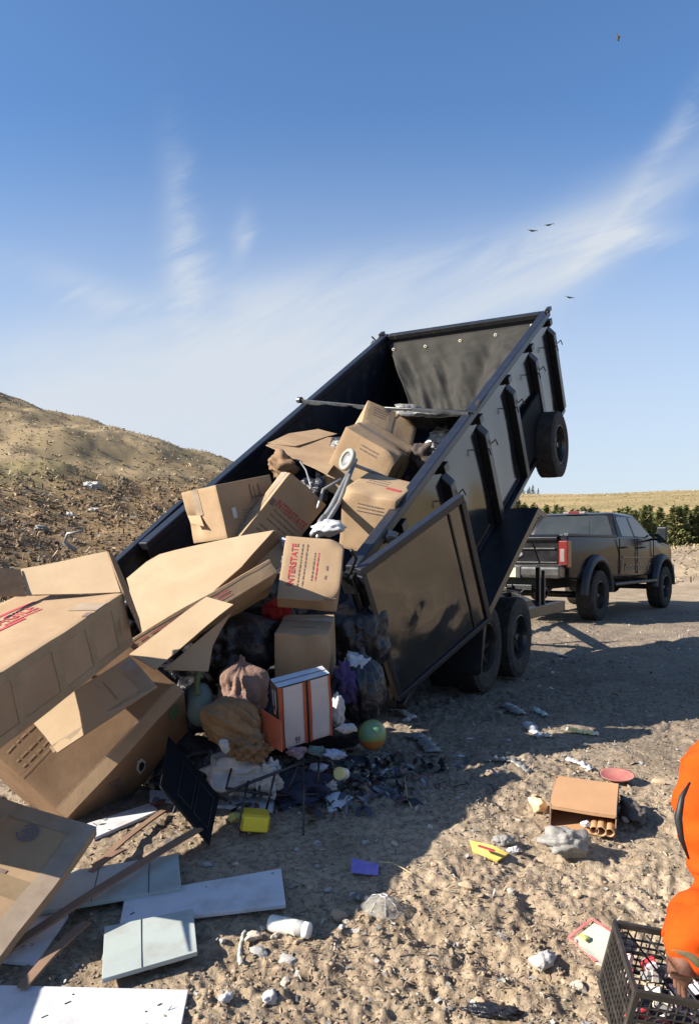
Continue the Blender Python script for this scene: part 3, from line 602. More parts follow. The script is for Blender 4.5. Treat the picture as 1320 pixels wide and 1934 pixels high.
# tarp: fixed to the front rail, sagging into the box, its rod laid across the rails
rodL = B(BL-2.2, BWd+.05, BH+.10); rodR = B(BL-2.98, -.06, BH+.10)
b = MB(); b.tube([rodL, rodL.lerp(rodR, .5)+Vector((0, 0, -.02)), rodR], .011, 8); b.build('tarp_rod', ALU, tr, True)
b = MB(); b.tube([rodL+(rodL-rodR).normalized()*.0, rodL+(rodL-rodR).normalized()*.05], .035, 10); b.build('rod_cap', ALU, tr)
nu, nv = 70, 70; vs = []
TL = B(BL-.06, BWd-.06, BH-.03); TR = B(BL-.06, .05, BH-.03)
for j in range(nv+1):
    v = j/nv
    for i in range(nu+1):
        u = i/nu; a = TL.lerp(TR, u); q = .56+.44*u; bt = rodL.lerp(rodR, q)-Bw*.03
        p = a.lerp(bt, v); sag = math.sin(math.pi*min(1, v*.97))*(.62*(1-u)**1.1+.38*math.sin(math.pi*u)**.8)
        left = (1-u)**2*math.sin(math.pi*v)*.22
        wr = .08*mnoise.noise(Vector((u*6+v*2.6, v*.8, 3)))+.07*math.exp(-((u-.30-v*.12)/.03)**2)*v-.07*math.exp(-((u-.72+v*.18)/.05)**2)*math.sin(math.pi*v)+.05*(.5-abs(mnoise.noise(Vector((u*9-v*4, v*2.2, 8))))*1.5)+.012*(.4-abs(mnoise.noise(Vector((u*16-v*9, v*5+u*3, 18))))*1.5)+.05*math.exp(-((u-.10-v*.28)/.035)**2)*math.sin(math.pi*min(1, v*1.2))+.02*math.exp(-((u-.52)/.02)**2)*v
        wr += .02*mnoise.noise(Vector((u*5, v*14, 1)))*sstep(v, .55, 1)
        wr *= min(1, v*6)*min(1, (1-v)*8+.25)*min(1, (1-u)*8+.4)
        if u > .85: sag *= (1-u)/.15*.6+.4*(1-(u-.85)/.15)
        p = p-Bw*sag*.72-Bu*sag*.25-Tn*left+(Bu*-.55+Bw*.6)*wr*1.6
        vs.append(p)
fs = [(j*(nu+1)+i, j*(nu+1)+i+1, (j+1)*(nu+1)+i+1, (j+1)*(nu+1)+i) for j in range(nv) for i in range(nu)]
m = MB(); m.add(vs, fs); tp = m.build('tarp', TARP, tr, True); tp.data.shade_smooth(); sm = tp.modifiers.new('s', 'SOLIDIFY'); sm.thickness = .003
for k in range(5):
    u = .03+k*.235; i = int(u*nu); p = vs[3*(nu+1)+i]; M = axis_m(p-(Bu*.02)+Bw*.01, (-Bu*.8+Vector((0, -.5, .2)))); g = MB(); g.lathe(M, [(.008, .004), (.011, .009), (.018, .008), (.021, .002)], 14); g.build('grommet', pmat('brass', (.9, .82, .6), None, rough=.25, metal=.6), tp)
# mesh edge of the tarp rolled along the rod
st = MB(); vs = []; n = 60
for i in range(n+1):
    q = i/n; c = rodL.lerp(rodR, .02+q*.96); h = .03+.02*mnoise.noise(Vector((q*9, 0, 0))); vs += [c-Bu*.015, c-Bw*h-Bu*.02+Bu*.03*mnoise.noise(Vector((q*14, 3, 0))), c+Bu*.05-Bw*.05]
st.add(vs, [f for i in range(n) for f in ((i*3, i*3+3, i*3+4, i*3+1), (i*3, i*3+2, i*3+5, i*3+3))]); o_ = st.build('tarp_hem', MESH, tr, True); o_.data.shade_smooth()
# frame
b = MB()
for y in (-.42, .34): b.lbox(MF, (-.95, y, .44), (3.55, y+.08, .58))
b.lbox(MF, (3.45, -1.0, .46), (3.56, 1.0, .58))
for x in (-.9, .2, 1.3, 2.4): b.lbox(MF, (x, -.34, .46), (x+.07, .34, .56))
for sg in (-1, 1): b.lbox(MF, (1.75, min(sg*1.0, sg*.92), .46), (3.45, max(sg*1.0, sg*.92), .58))
for sg in (-1, 1): b.lbox(MF, (1.75, min(sg*.92, sg*.42), .47), (1.83, max(sg*.92, sg*.42), .57))
b.build('chassis', STEEL, tr, bevel=.006)
hitch = Vector((2.80, 13.70, .52))
b = MB()
for sg in (-1, 1):
    a = F(3.5, sg*.62, .50); d = (hitch-a); s = d.cross(Tz).normalized()*.04; b.box(a-s-Tz*.05, d, s*2, Tz*.1)
b.cbox(hitch, .16, .34, .09); b.build('drawbar', STEEL, tr, bevel=.005)
c = F(3.9, .0, 0); b = MB(); b.tube([c+Tz*.12, c+Tz*1.0], .035, 10); b.tube([c+Tz*1.0, c+Tz*1.02-Tn*.15], .012, 6); b.cbox(c+Tz*.1, .2, .2, .02); b.build('tongue_jack', STEEL, tr)

# hoist: rams and scissor arms
b = MB()
for y in (.75, 1.35):
    a = F(1.6, y-1.05, .5); e = B(3.35, y, -.12); mid = a.lerp(e, .55); b.tube([a, mid], .06, 12); b.tube([mid, e], .035, 12)
b.build('lift_ram', STEEL, tr, True)
b = MB()
for y in (.55, 1.55):
    a = F(3.0, y-1.05, .52); e = B(2.2, y, -.12); d = e-a; s = Tn*.04; t_ = d.cross(Tn).normalized()*.06; b.box(a-s-t_/2, d, s*2, t_)
b.build('lift_arm', STEEL, tr, bevel=.005)
# upright post with chains near the front corner of the frame
b = MB(); b.lbox(MF, (2.55, -.96, .58), (2.60, -.91, 1.02)); b.lbox(MF, (2.72, -.97, .58), (2.76, -.93, .98)); b.tube([F(2.6, -.95, 1.06), F(2.3, -.95, 1.32)], .012, 6); b.build('prop_post', STEEL, tr, bevel=.006)
# wheels, axles, springs
TR_ = .385
for k, x in enumerate((0, .92)):
    for sg in (-1, 1):
        c = F(x, sg*1.135, TR_); wheel(tr, c-Tz*(.0), Tn*sg, TR_, .235, .215, 8)
    b = MB(); b.tube([F(x, -1.05, TR_), F(x, 1.05, TR_)], .045, 10); b.build('axle', STEEL, tr, True)
b = MB()
for sg in (-1, 1): 
    for x in (0, .92): b.tube([F(x-.4, sg*.62, .46), F(x-.2, sg*.62, .38), F(x, sg*.62, .34), F(x+.2, sg*.62, .38), F(x+.4, sg*.62, .46)], .03, 6)
b.build('leaf_springs', STEEL, tr)
# short curved splash guards behind the rear wheels
for sg in (-1, 1):
    mg = mat4(Tt, Tz, Tn*1., F(0, sg*1.0, TR_)); g = MB(); g.lathe(mg, [(.44, -.13), (.455, -.13), (.455, .13), (.44, .13), (.44, -.13)], 16, math.radians(150), math.radians(222)); g.build('splash_guard', STEEL, tr)
    g = MB(); g.lbox(MF, (-.99, sg*.95-.12, .42), (-.95, sg*.95+.12, .55)); g.build('tail_lamp', TLIGHT, tr, bevel=.006)
g = MB(); g.lbox(MF, (-.95, -1.08, .42), (-.8, 1.08, .56)); g.build('rear_bumper', STEEL, tr, bevel=.008)
# spare wheel hung under the front right corner
sc_ = Vector(((1040-660)/1500*8.95, 8.95, CAMZ+(1037-840)/1500*8.95)); sp = wheel(tr, sc_, -Tn, .37, .235, .215, 8, name='spare_wheel')
b = MB(); b.tube([B(BL-.3, .1, -.09), sc_+Tn*.12], .03, 8); b.tube([B(BL-.02, .1, -.09), sc_+Tn*.12], .025, 8); b.tube([sc_+Tn*.14, sc_-Tn*.06], .03, 8); b.build('spare_bracket', STEEL, tr)
# ------------------------------------------------------------------ pickup truck
Kt = Vector((.607, .794, 0)).normalized(); Kn = Vector((-Kt.y, Kt.x, 0)); K0 = Vector((4.47, 14.4, 0))+Kn*1.0; K0.z = gzf(K0.x, K0.y)+.0
MK = mat4(Kt, Kn, Tz, K0); K = lambda x, y, z: MK @ Vector((x, y, z))
tk = thing('pickup_truck', K0, 'black lifted crew-cab pickup truck with off-road tyres, hitched ahead of the dump trailer', 'pickup truck')
def arch(cx, r, zb, n=14): return [(cx+r*math.cos(a), .47+r*math.sin(a)) for a in np.linspace(math.pi-math.asin((zb-.47)/r), math.asin((zb-.47)/r), n)]
zb = .74
prof = [(-1.22, zb+.06)]+arch(0, .60, zb)+arch(4.06, .60, zb)+[(4.86, zb+.02), (5.0, .95), (5.02, 1.22), (4.93, 1.36), (4.2, 1.45), (3.45, 1.50), (3.3, 1.54), (1.28, 1.54), (-1.22, 1.52), (-1.25, 1.4)]
def shell(prof, wfun, name, mat, bevel=.02, cols=None):
    """side outline carried across the body with the flanks leaning in above the belt"""
    m = MB(); n = len(prof); rows = [-1, -.985, -.9, 0, .9, .985, 1]; vs = []; 
    for r_ in (-1, 1): vs += [K(x, r_*wfun(x, z), z) for x, z in prof]
    m.add(vs, [tuple(range(n))[::-1], tuple(range(n, 2*n))]+[(i, (i+1) % n, n+(i+1) % n, n+i) for i in range(n)])
    o = m.build(name, mat, tk, bevel=bevel, seg=3)
    o.data.shade_smooth(); e = o.modifiers.new('e', 'EDGE_SPLIT'); e.split_angle = .7; return o
body = shell(prof, lambda x, z: 1.0-.05*max(0, (z-1.25)/.3)-.03*max(0, (1.0-z)/.3)-.06*max(0, (x-4.6)/.4), 'body', TRUCK, .03)
# shoulder crease and panel seams
b = MB()
for x in (1.26, 2.33, 3.42): b.lbox(MK, (x-.006, -1.004, .8), (x+.006, -.985, 1.5)); b.lbox(MK, (x-.006, .985, .8), (x+.006, 1.004, 1.5))
b.build('panel_gaps', BLACKP, tk)
# cab greenhouse
def quad(m, a, b_, c, d): m.add([a, b_, c, d], [(0, 1, 2, 3)])
zc, zr = 1.50, 2.03; wc, wr_ = .955, .76
cb = [K(1.30, -wc, zc), K(3.62, -wc, zc), K(3.62, wc, zc), K(1.30, wc, zc)]; ct = [K(1.52, -wr_, zr-.03), K(2.78, -wr_, zr-.03), K(2.78, wr_, zr-.03), K(1.52, wr_, zr-.03)]
top = [K(1.72, -wr_+.14, zr+.01), K(2.6, -wr_+.14, zr+.01), K(2.6, wr_-.14, zr+.01), K(1.72, wr_-.14, zr+.01)]
m = MB(); m.add(cb+ct+top, [(0, 1, 5, 4), (1, 2, 6, 5), (2, 3, 7, 6), (3, 0, 4, 7), (4, 5, 9, 8), (5, 6, 10, 9), (6, 7, 11, 10), (7, 4, 8, 11), (8, 9, 10, 11), (3, 2, 1, 0)])
cabm = m.build('cab', TRUCK, tk, bevel=.03, seg=3); cabm.data.shade_smooth(); e = cabm.modifiers.new('e', 'EDGE_SPLIT'); e.split_angle = .5
def pane(corner4, uv, name, mat=GLASS, lift=.006, parent=None, thick=.004):
    """glass set proud on a four-cornered plane; uv polygon in 0..1"""
    A, Bq, Cq, D = corner4; n = ((Bq-A).cross(D-A)).normalized(); cen = (A+Bq+Cq+D)/4
    if n.dot(cen-K(2.2, 0, 1.2)) < 0: n = -n
    pts = [A.lerp(Bq, u).lerp(D.lerp(Cq, u), v)+n*lift for u, v in uv]; m = MB(); m.prism(pts, -n*thick); return m.build(name, mat, parent or tk)
for sg in (0, 1):
    q = (cb[0], cb[1], ct[1], ct[0]) if sg == 0 else (cb[3], cb[2], ct[2], ct[3])
    wx = lambda x, v: ((x-(1.30+.22*v))/(2.32-1.06*v), v); pane(q, [wx(1.56, .1), wx(2.22, .1), wx(2.22, .88), wx(1.70, .88), wx(1.60, .8)], 'side_window'); pane(q, [wx(2.34, .1), wx(3.30, .1), wx(3.24, .25), wx(2.80, .8), wx(2.68, .88), wx(2.34, .88)], 'side_window')
rear = (cb[0], cb[3], ct[3], ct[0])
rw = pane(rear, [(.05, .10), (.95, .10), (.93, .88), (.90, .93), (.10, .93), (.07, .88)], 'rear_window')
pane(rear, [(.30, .12), (.70, .12), (.70, .72), (.30, .72)], 'sliding_pane', lift=.012, parent=rw)
pane((cb[1], cb[2], ct[2], ct[1]), [(.05, .05), (.95, .05), (.92, .93), (.08, .93)], 'windscreen')
b = MB(); M_ = mat4(Kt, Kn, Tz, K(1.5, 0, zr+.005)); b.lbox(M_, (-.05, -.10, -.02), (.05, .10, .03)); tl = b.build('third_brake_lamp', TLIGHT, tk, bevel=.01)
for sg in (-1, 1): b = MB(); b.lbox(M_, (-.045, min(sg*.105, sg*.23), -.02), (.05, max(sg*.105, sg*.23), .025)); b.build('cargo_lamp', TLIGHTW, tl, bevel=.01)
# bed rails and cover
b = MB(); b.lbox(MK, (-1.18, -.86, 1.522), (1.22, .86, 1.545)); b.build('bed_cover', TRUCKM, tk, bevel=.01)
for sg in (-1, 1): b = MB(); b.lbox(MK, (-1.20, min(sg*.87, sg*.96), 1.515), (1.24, max(sg*.87, sg*.96), 1.565)); b.build('bed_rail_cap', TRUCKM, tk, bevel=.012)
# tailgate
m = MB(); m.prism([K(-1.225, -.80, .86), K(-1.245, -.80, 1.02), K(-1.262, -.80, 1.30), K(-1.262, -.80, 1.40), K(-1.31, -.80, 1.45), K(-1.31, -.80, 1.50), K(-1.22, -.80, 1.55), K(-1.20, -.80, 1.55), K(-1.20, -.80, .86)], Kn*1.6); tg = m.build('tailgate', TRUCK, tk, bevel=.008)
b = MB(); b.lbox(MK, (-1.30, -.76, 1.295), (-1.258, .76, 1.315)); b.lbox(MK, (-1.275, -.78, 1.06), (-1.245, .78, 1.075)); b.build('trim_strip', BUMPER, tg, bevel=.003)
b = MB(); b.lbox(MK, (-1.325, -.16, 1.41), (-1.29, .16, 1.47)); b.build('handle', TRUCKM, tg, bevel=.008)
em = MB(); em.lathe(Matrix(MK) @ Matrix.Translation((-1.262, 0, 1.205)) @ Matrix.Rotation(-math.pi/2, 4, 'Y') @ Matrix.Diagonal((.42, 1, 1, 1)), [(0, .022), (.13, .02), (.155, .012), (.16, .0)], 32); em.build('oval_emblem', pmat('emblem_silver', (.62, .62, .64), (.5, .5, .52), 30, .3, metal=.7), tg, True)
lettering(tg, 'SUPER DUTY', K(-1.252, .66, .93), -Kn, Vector((0, 0, 1)), 1.3, .075, pmat('embossed_letters', (.05, .05, .055), None, rough=.3), 'lettering', .006, False)
# lamps
for sg in (-1, 1):
    y0, y1 = sorted((sg*.815, sg*.985)); b = MB(); b.lbox(MK, (-1.30, y0, .97), (-1.12, y1, 1.44)); t_ = b.build('tail_lamp', TLIGHT, tk, bevel=.02)
    y0, y1 = sorted((sg*.85, sg*.93)); b = MB(); b.lbox(MK, (-1.306, y0, 1.08), (-1.29, y1, 1.30)); b.build('reverse_lens', TLIGHTW, t_, bevel=.006)
# bumper, plate, hitch
b = MB(); b.prism([K(-1.50, -.93, .80), K(-1.53, -.93, .86), K(-1.53, -.93, .98), K(-1.48, -.93, 1.02), K(-1.24, -.93, 1.02), K(-1.24, -.93, .80)], Kn*1.86); bp = b.build('rear_bumper', BUMPER, tk, bevel=.025, seg=3)
b = MB(); b.lbox(MK, (-1.545, -.24, .80), (-1.525, .24, 1.0)); b.build('plate_recess', BLACKP, bp, bevel=.01)
b = MB(); b.lbox(MK, (-1.553, -.16, .815), (-1.547, .16, .975)); pl = b.build('licence_plate', PLATE, bp, bevel=.004)
for sg in (-1, 1): b = MB(); y0, y1 = sorted((sg*.5, sg*.95)); b.lbox(MK, (-1.51, y0, 1.022), (-1.25, y1, 1.032)); b.build('step_pad', TRUCKM, bp)
b = MB(); b.lbox(MK, (-1.50, -.06, .55), (-1.0, .06, .68)); b.lbox(MK, (-1.66, -.04, .57), (-1.5, .04, .64)); b.lbox(MK, (-1.45, -.4, .60), (-1.38, .4, .68)); b.tube([K(-1.62, 0, .64), K(-1.62, 0, .72)], .025, 10); b.build('tow_hitch', STEEL, tk, bevel=.005)
b = MB(); b.tube([K(-1.5, -.3, .62), K(-1.55, -.25, .55), K(-1.6, -.12, .58), K(-1.66, -.02, .6)], .009, 6); b.tube([K(-1.5, .3, .62), K(-1.55, .25, .55), K(-1.6, .12, .58), K(-1.66, .02, .6)], .009, 6); b.build('safety_chain', ALU, tk)
b = MB(); b.lbox(MK, (-1.15, -.55, .60), (4.8, .55, .80)); b.lbox(MK, (-.9, -.6, .8), (4.6, .6, 1.2)); b.build('underbody', BLACKP, tk)
b = MB(); b.tube([K(-.9, -.5, .62), K(-1.35, -.62, .58), K(-1.52, -.68, .55)], .05, 12, False); b.build('exhaust_pipe', ALU, tk, True)
for x in (0, 4.06): b = MB(); b.tube([K(x, -.85, .46), K(x, .85, .46)], .06, 10); ax_ = b.build('axle', STEEL, tk, True); b = MB(); b.lathe(axis_m(K(x, .1, .46), Kt), [(0, -.17), (.12, -.15), (.16, 0), (.12, .15), (0, .17)], 14); b.build('differential', STEEL, ax_, True)
# flares with bolts
for x in (0, 4.06):
    for sg in (-1, 1):
        mg = mat4(Kt, Tz, -Kn*sg if False else Kn*sg, K(x, sg*.985, .47)); g = MB()
        g.lathe(mg, [(.575, -.05), (.60, .10), (.64, .115), (.70, .085), (.735, .0), (.575, -.05)], 28, math.radians(2), math.radians(178)); fo = g.build('fender_flare', TRUCKM, tk, bevel=.004); fo.data.shade_smooth()
        wheel(tk, K(x, sg*.93, .46), Kn*sg, .46, .33, .26, 7, 34)
for sg in (-1, 1):
    y0, y1 = sorted((sg*.93, sg*1.10)); b = MB(); b.lbox(MK, (.75, y0, .60), (3.35, y1, .66)); 
    for x in (1.1, 2.1, 3.1): b.lbox(MK, (x, sorted((sg*.6, sg*.93))[0], .62), (x+.06, sorted((sg*.6, sg*.93))[1], .68))
    b.build('running_board', TRUCKM, tk, bevel=.02, seg=3)
    for x in (1.42, 2.5): b = MB(); b.tube([K(x, sg*1.0, 1.33), K(x+.02, sg*1.045, 1.33), K(x+.2, sg*1.045, 1.335), K(x+.22, sg*1.0, 1.335)], .018, 8); b.build('door_handle', TRUCKM, tk, True)
    b = MB(); c = K(3.28, sg*1.22, 1.60); b.cbox(c, .10, .20, .34, MK.to_3x3()); 
    mi = b.build('wing_mirror', TRUCKM, tk, bevel=.03, seg=3); b = MB(); b.tube([K(3.33, sg*.95, 1.50), c-Tz*.07], .025, 8); b.tube([K(3.33, sg*.93, 1.60), c+Tz*.03], .02, 8); b.build('mirror_arm', TRUCKM, mi, True); b = MB(); b.cbox(c-Kt*.052, .004, .16, .28, MK.to_3x3()); b.build('mirror_glass', GLASS, mi)
    # side graphics: silver block with dark slashes
    b = MB(); y = sg*1.003
    def gq(pts): b.prism([K(x, y, z) for x, z in pts], Kn*sg*.003)
    gq([(1.42, 1.13), (1.45, 1.15), (3.28, 1.13), (3.3, 1.11)]); gq([(1.38, .84), (1.44, 1.08), (1.47, 1.08), (1.42, .84)])
    for q in range(8): x = 1.62+q*.2; gq([(x, .86), (x+.03, 1.0), (x+.15, 1.0), (x+.14, .975), (x+.055, .975), (x+.03, .86)])
    b.build('side_graphic', pmat('vinyl_grey', (.11, .105, .10), None, rough=.4), tk)
b = MB(); b.lbox(MK, (4.98, -.75, 1.0), (5.03, .75, 1.3)); b.build('grille', TRUCKM, tk, bevel=.02)
for sg in (-1, 1): b = MB(); y0, y1 = sorted((sg*.72, sg*.93)); b.lbox(MK, (4.9, y0, 1.05), (5.02, y1, 1.3)); b.build('headlight', TLIGHTW, tk, bevel=.02)
b = MB(); b.lbox(MK, (4.9, -.95, .72), (5.2, .95, .95)); b.build('front_bumper', BUMPER, tk, bevel=.03)
# ------------------------------------------------------------------ cartons
def sheet(name, pts, mat, parent=None, thick=.005, edge=None, amp=.004, curl=0, step=.09, nflip=False):
    """bent board: planar outline in metres, given thickness"""
    pts = [Vector(p) for p in pts]; o0 = Vector(); q = parent
    while q is not None: o0 += q.location; q = q.parent
    bm = bmesh.new(); f = bm.faces.new([bm.verts.new(p) for p in pts]); bm.normal_update(); n = f.normal.copy()
    a = (pts[1]-pts[0]).normalized(); b = n.cross(a); cen = sum(pts, Vector())/len(pts)
    for ax in (a, b):
        lo = min((p-cen).dot(ax) for p in pts); hi = max((p-cen).dot(ax) for p in pts); k = max(1, int((hi-lo)/step))
        for i in range(1, k): bmesh.ops.bisect_plane(bm, geom=bm.verts[:]+bm.edges[:]+bm.faces[:], plane_co=cen+ax*(lo+(hi-lo)*i/k), plane_no=ax)
    R = max((p-cen).length for p in pts)
    for v in bm.verts:
        w = (v.co-cen); v.co = disp(v.co, amp)+n*curl*((w.dot(b)/R)**2)-o0
    me = bpy.data.meshes.new(name); bm.to_mesh(me); bm.free(); me.materials.append(mat); me.materials.append(edge or CARDE); me.shade_smooth()
    o = bpy.data.objects.new(name, me); COL.objects.link(o); o.parent = parent
    s = o.modifiers.new('t', 'SOLIDIFY'); s.thickness = thick; s.offset = 0; s.material_offset_rim = 1; s.use_even_offset = False
    e = o.modifiers.new('e', 'EDGE_SPLIT'); e.split_angle = .9
    return o
def plane3(a, b, c):
    A, Bq, Cq = P(*a), P(*b), P(*c); n = (Bq-A).cross(Cq-A).normalized()
    def f(px, py):
        r = P(px, py, 1.)-Vector((0, 0, CAMZ)); t = (A-Vector((0, 0, CAMZ))).dot(n)/r.dot(n); return Vector((0, 0, CAMZ))+r*t
    return f
def carton(label, O, a, b, c, mat=CARD, name='cardboard_box', group=None, n=12, cat='box', amp=.0045, crush=None):
    O, a, b, c = map(Vector, (O, a, b, c)); base = O+(a+b+c)/2; base.z = min((O+a*i+b*j+c*k).z for i in (0, 1) for j in (0, 1) for k in (0, 1))
    t = thing(name, base, label, cat, group); bm = bmesh.new()
    def grid(Q, e1, e2):
        vs = [[bm.verts.new(disp(Q+e1*(i/n)+e2*(j/n), amp)-base) for i in range(n+1)] for j in range(n+1)]
        for j in range(n):
            for i in range(n): bm.faces.new((vs[j][i], vs[j][i+1], vs[j+1][i+1], vs[j+1][i]))
    for Q, e1, e2 in ((O, a, b), (O+c, a, b), (O, a, c), (O+b, a, c), (O, b, c), (O+a, b, c)): grid(Q, e1, e2)
    bmesh.ops.remove_doubles(bm, verts=bm.verts, dist=.0005); bmesh.ops.recalc_face_normals(bm, faces=bm.faces)
    if crush:
        for ci, (pt_, rad, d) in enumerate(crush):
            for v in bm.verts:
                w = (v.co+base-pt_).length
                if w < rad: v.co += Vector(d)*(1-w/rad)**1.5
    me = bpy.data.meshes.new('box_body'); bm.to_mesh(me); bm.free(); me.materials.append(mat); me.shade_smooth()
    o = bpy.data.objects.new('box_body', me); COL.objects.link(o); o.parent = t
    m = o.modifiers.new('b', 'BEVEL'); m.width = .004; m.segments = 2; m.limit_method = 'ANGLE'; m.angle_limit = .7; e = o.modifiers.new('e', 'EDGE_SPLIT'); e.split_angle = .8
    return t
def nout(e1, e2, O, cen):
    n = e1.cross(e2).normalized(); return n if n.dot(O-cen) > 0 else -n
def tape(t, Q, e1, e2, u0, u1, v0, v1, cen, mat=TAPE, lift=.0025, name='tape'):
    """strip on face (Q,e1,e2) between fractions u, v"""
    n = nout(e1, e2, Q+e1/2+e2/2, cen); mb = MB(); patch(mb, Q+e1*u0+e2*v0, e1*(u1-u0), e2*(v1-v0), 12, 6, off=n*lift); return mb.build(name, mat, t)
def marks(t, Q, e1, e2, cen, lines, mat=INK, name='printed_lines', lift=.0026):
    n = nout(e1, e2, Q+e1/2+e2/2, cen); mb = MB()
    for u0, u1, v0, v1 in lines: patch(mb, Q+e1*u0+e2*v0, e1*(u1-u0), e2*(v1-v0), max(2, int(abs(u1-u0)*12)), max(1, int(abs(v1-v0)*12)), off=n*lift)
    return mb.build(name, mat, t)
def textrows(u0, u1, vs, h=.012, gap=.03, seed=1, vertical=False):
    """rows of tiny unreadable print as broken dashes"""
    g = random.Random(seed); out = []
    for v in vs:
        u = u0
        while u < u1:
            w = g.uniform(.02, .07); e = min(u1, u+w); out.append((u, e, v, v+h) if not vertical else (v, v+h, u, e)); u = e+g.uniform(.008, gap*.6)
    return out
FR = {
 'c1':[[0.177,7.597,2.728],[0.488,0.079,-0.202],[-0.141,0.335,-0.21],[-0.078,-0.2,-0.267]],
 'c2':[[0.413,6.89,2.099],[-0.449,0.121,0.281],[0.206,0.445,0.136],[-0.177,0.193,-0.364]],
 'c3':[[-0.055,5.897,1.74],[0.386,-0.156,-0.093],[0.201,0.398,0.164],[-0.021,0.151,-0.34]],
 'c5':[[-0.985,5.866,1.773],[-0.311,0.271,-0.039],[0.356,0.426,0.116],[0.083,0.038,-0.393]],
 'c6':[[-0.448,6.006,1.881],[0.254,0.156,-0.223],[-0.076,0.156,0.023],[-0.394,-0.113,-0.528]],
 'c7':[[-0.392,4.984,1.383],[0.357,-0.01,-0.027],[-0.009,0.221,-0.202],[-0.037,-0.34,-0.371]],
 'c8':[[-0.119,4.584,0.802],[-0.316,0.022,0.004],[0.042,0.589,0.146],[0.001,0.058,-0.234]],
 'frag':[[-1.112,3.898,1.082],[-0.171,-1.028,-0.243],[-0.504,0.089,-0.024],[0.019,0.048,-0.219]],
 'L1':[[-0.429,4.834,1.165],[-1.262,-0.626,-0.76],[-0.058,0.018,0.082],[-0.117,0.455,-0.18]],
 'b5':[[-1.127,3.173,0.221],[0.412,0.258,0.461],[-0.048,0.006,0.039],[-0.193,0.974,-0.374]],
 'rw':[[-0.361,4.016,0.598],[0.259,0.129,0.054],[-0.045,0.078,0.029],[0.005,0.135,-0.351]],
 'crate':[[0.818,2.464,0.149],[0.277,-0.017,-0.044],[-0.025,-0.24,-0.062],[-0.031,0.061,-0.222]],
 'small':[[0.938,3.731,0.089],[0.275,-0.103,-0.01],[0.108,0.282,0.065],[0.003,0.017,-0.08]],
 'c12':[[-0.984,3.107,0.21],[-0.325,0.06,0.074],[-0.153,-0.523,-0.246],[-0.007,0.028,-0.055]],
}
V3 = Vector
SCL = {'L1': .93, 'b5': 1.19, 'frag': .95}
def fr(k, ea=1, eb=1, ec=1):
    s = SCL.get(k, 1); O, a, b, c = (V3(v)*s for v in FR[k]); O.z += CAMZ*(1-s); return O, a*ea, b*eb, c*ec
# --- boxes still lying in the trailer
O, a, b, c = fr('c1'); cen = O+(a+b+c)/2; t = carton(crush=[(O+a, .10, (-.04, .03, -.03)), (O+a*.5, .1, (0, .02, -.02))], label='tan cardboard box highest in the trailer load, standing tipped behind the larger box', O=O, a=a, b=b, c=c)
tape(t, O, a, c, .46, .56, 0, 1, cen); marks(t, O, a, c, cen, textrows(.15, .4, (.15, .24, .33, .42), .03, seed=3))
O, a, b, c = fr('c2', 1, 1, 1.35); cen = O+(a+b+c)/2; t = carton(crush=[(O, .11, (.0, .05, -.04)), (O+b*.5, .14, (0, .01, -.03))], label='large tan cardboard box tipped corner up below the topmost box, shadowed by a wheel', O=O, a=a, b=b, c=c)
tape(t, O, a, b, 0, 1, .46, .58, cen); marks(t, O, a, c, cen, textrows(.3, .62, (.10, .16), .02, seed=5)); tape(t, O, b, c, .46, .58, 0, 1, cen)
O, a, b, c = fr('c3', 1, 1, 1.25); cen = O+(a+b+c)/2; t = carton(crush=[(O, .09, (.03, .04, -.03)), (O+a*.6, .12, (0, .03, -.015))], label='tan cardboard box against the near trailer wall with a yellow sticker and white label', O=O, a=a, b=b, c=c)
marks(t, O, a, c, cen, textrows(.3, .8, (.16, .22, .28), .018, seed=6)); marks(t, O, a, b, cen, textrows(.2, .6, (.5, .6, .7), .025, seed=7)); marks(t, O, a, b, cen, [(.62, .9, .42, .50)], RED, 'red_print')
marks(t, O, a, c, cen, [(.78, .86, .33, .42)], pmat('sticker_yellow', (.65, .72, .05), None), 'sticker'); marks(t, O, a, c, cen, [(.80, .90, .50, .68)], WHITEP, 'paper_label', .004)
O, a, b, c = fr('c5'); cen = O+(a+b+c)/2; t = carton('tan cardboard box with a ripped lower corner at the left of the load', O, a, b, c, crush=[(V3(FR['c5'][0])+V3(FR['c5'][1])*.8+V3(FR['c5'][3])*.6, .13, (.02, .05, .01))])
tape(t, O, a, c, .52, .72, 0, .5, cen, TAPEC); marks(t, O, b, c, cen, [(.17, .24, .48, .68)], WHITEP, 'paper_label', .003)
marks(t, O, b, c, cen, textrows(.35, .9, (.56, .62, .68, .74, .80), .015, seed=8)); marks(t, O, b, c, cen, [(.55, .58, .1, .42), (.62, .64, .15, .4), (.70, .73, .12, .36), (.55, .8, .34, .37)], INK, 'dark_print')
sheet('torn_flap', [O+a*.98+c*.45, O+a*.62+c*.5, O+a*.55+c*.72+V3((0, -.05, 0)), O+a*.9+c*.62+V3((0, -.06, 0))], CARD, t)
O, a, b, c = fr('c6', 1.06, 1, 1.2); cen = O+(a+b+c)/2; t = carton('leaning tan cardboard box with red INTERSTATE lettering in the shade, left of the folded walker', O, a, b, c)
e_a = a.normalized(); e_u = -c.normalized()
lettering(t, 'INTERSTATE', O+a*.16+c*.34+nout(a, c, O, cen)*.001, e_a, e_u, a.length*.78, c.length*.075, RED)
marks(t, O, a, c, cen, textrows(.2, .9, (.37, .42, .47), .012, seed=9)+textrows(.15, .55, (.55, .6), .014, seed=10)); tape(t, O, b, c, .3, .75, .0, 1, cen, TAPEC); tape(t, O, a, b, 0, 1, .3, .75, cen, TAPEC)
marks(t, O, a, c, cen, [(.03, .13, .30, .36)], INK, 'round_mark')
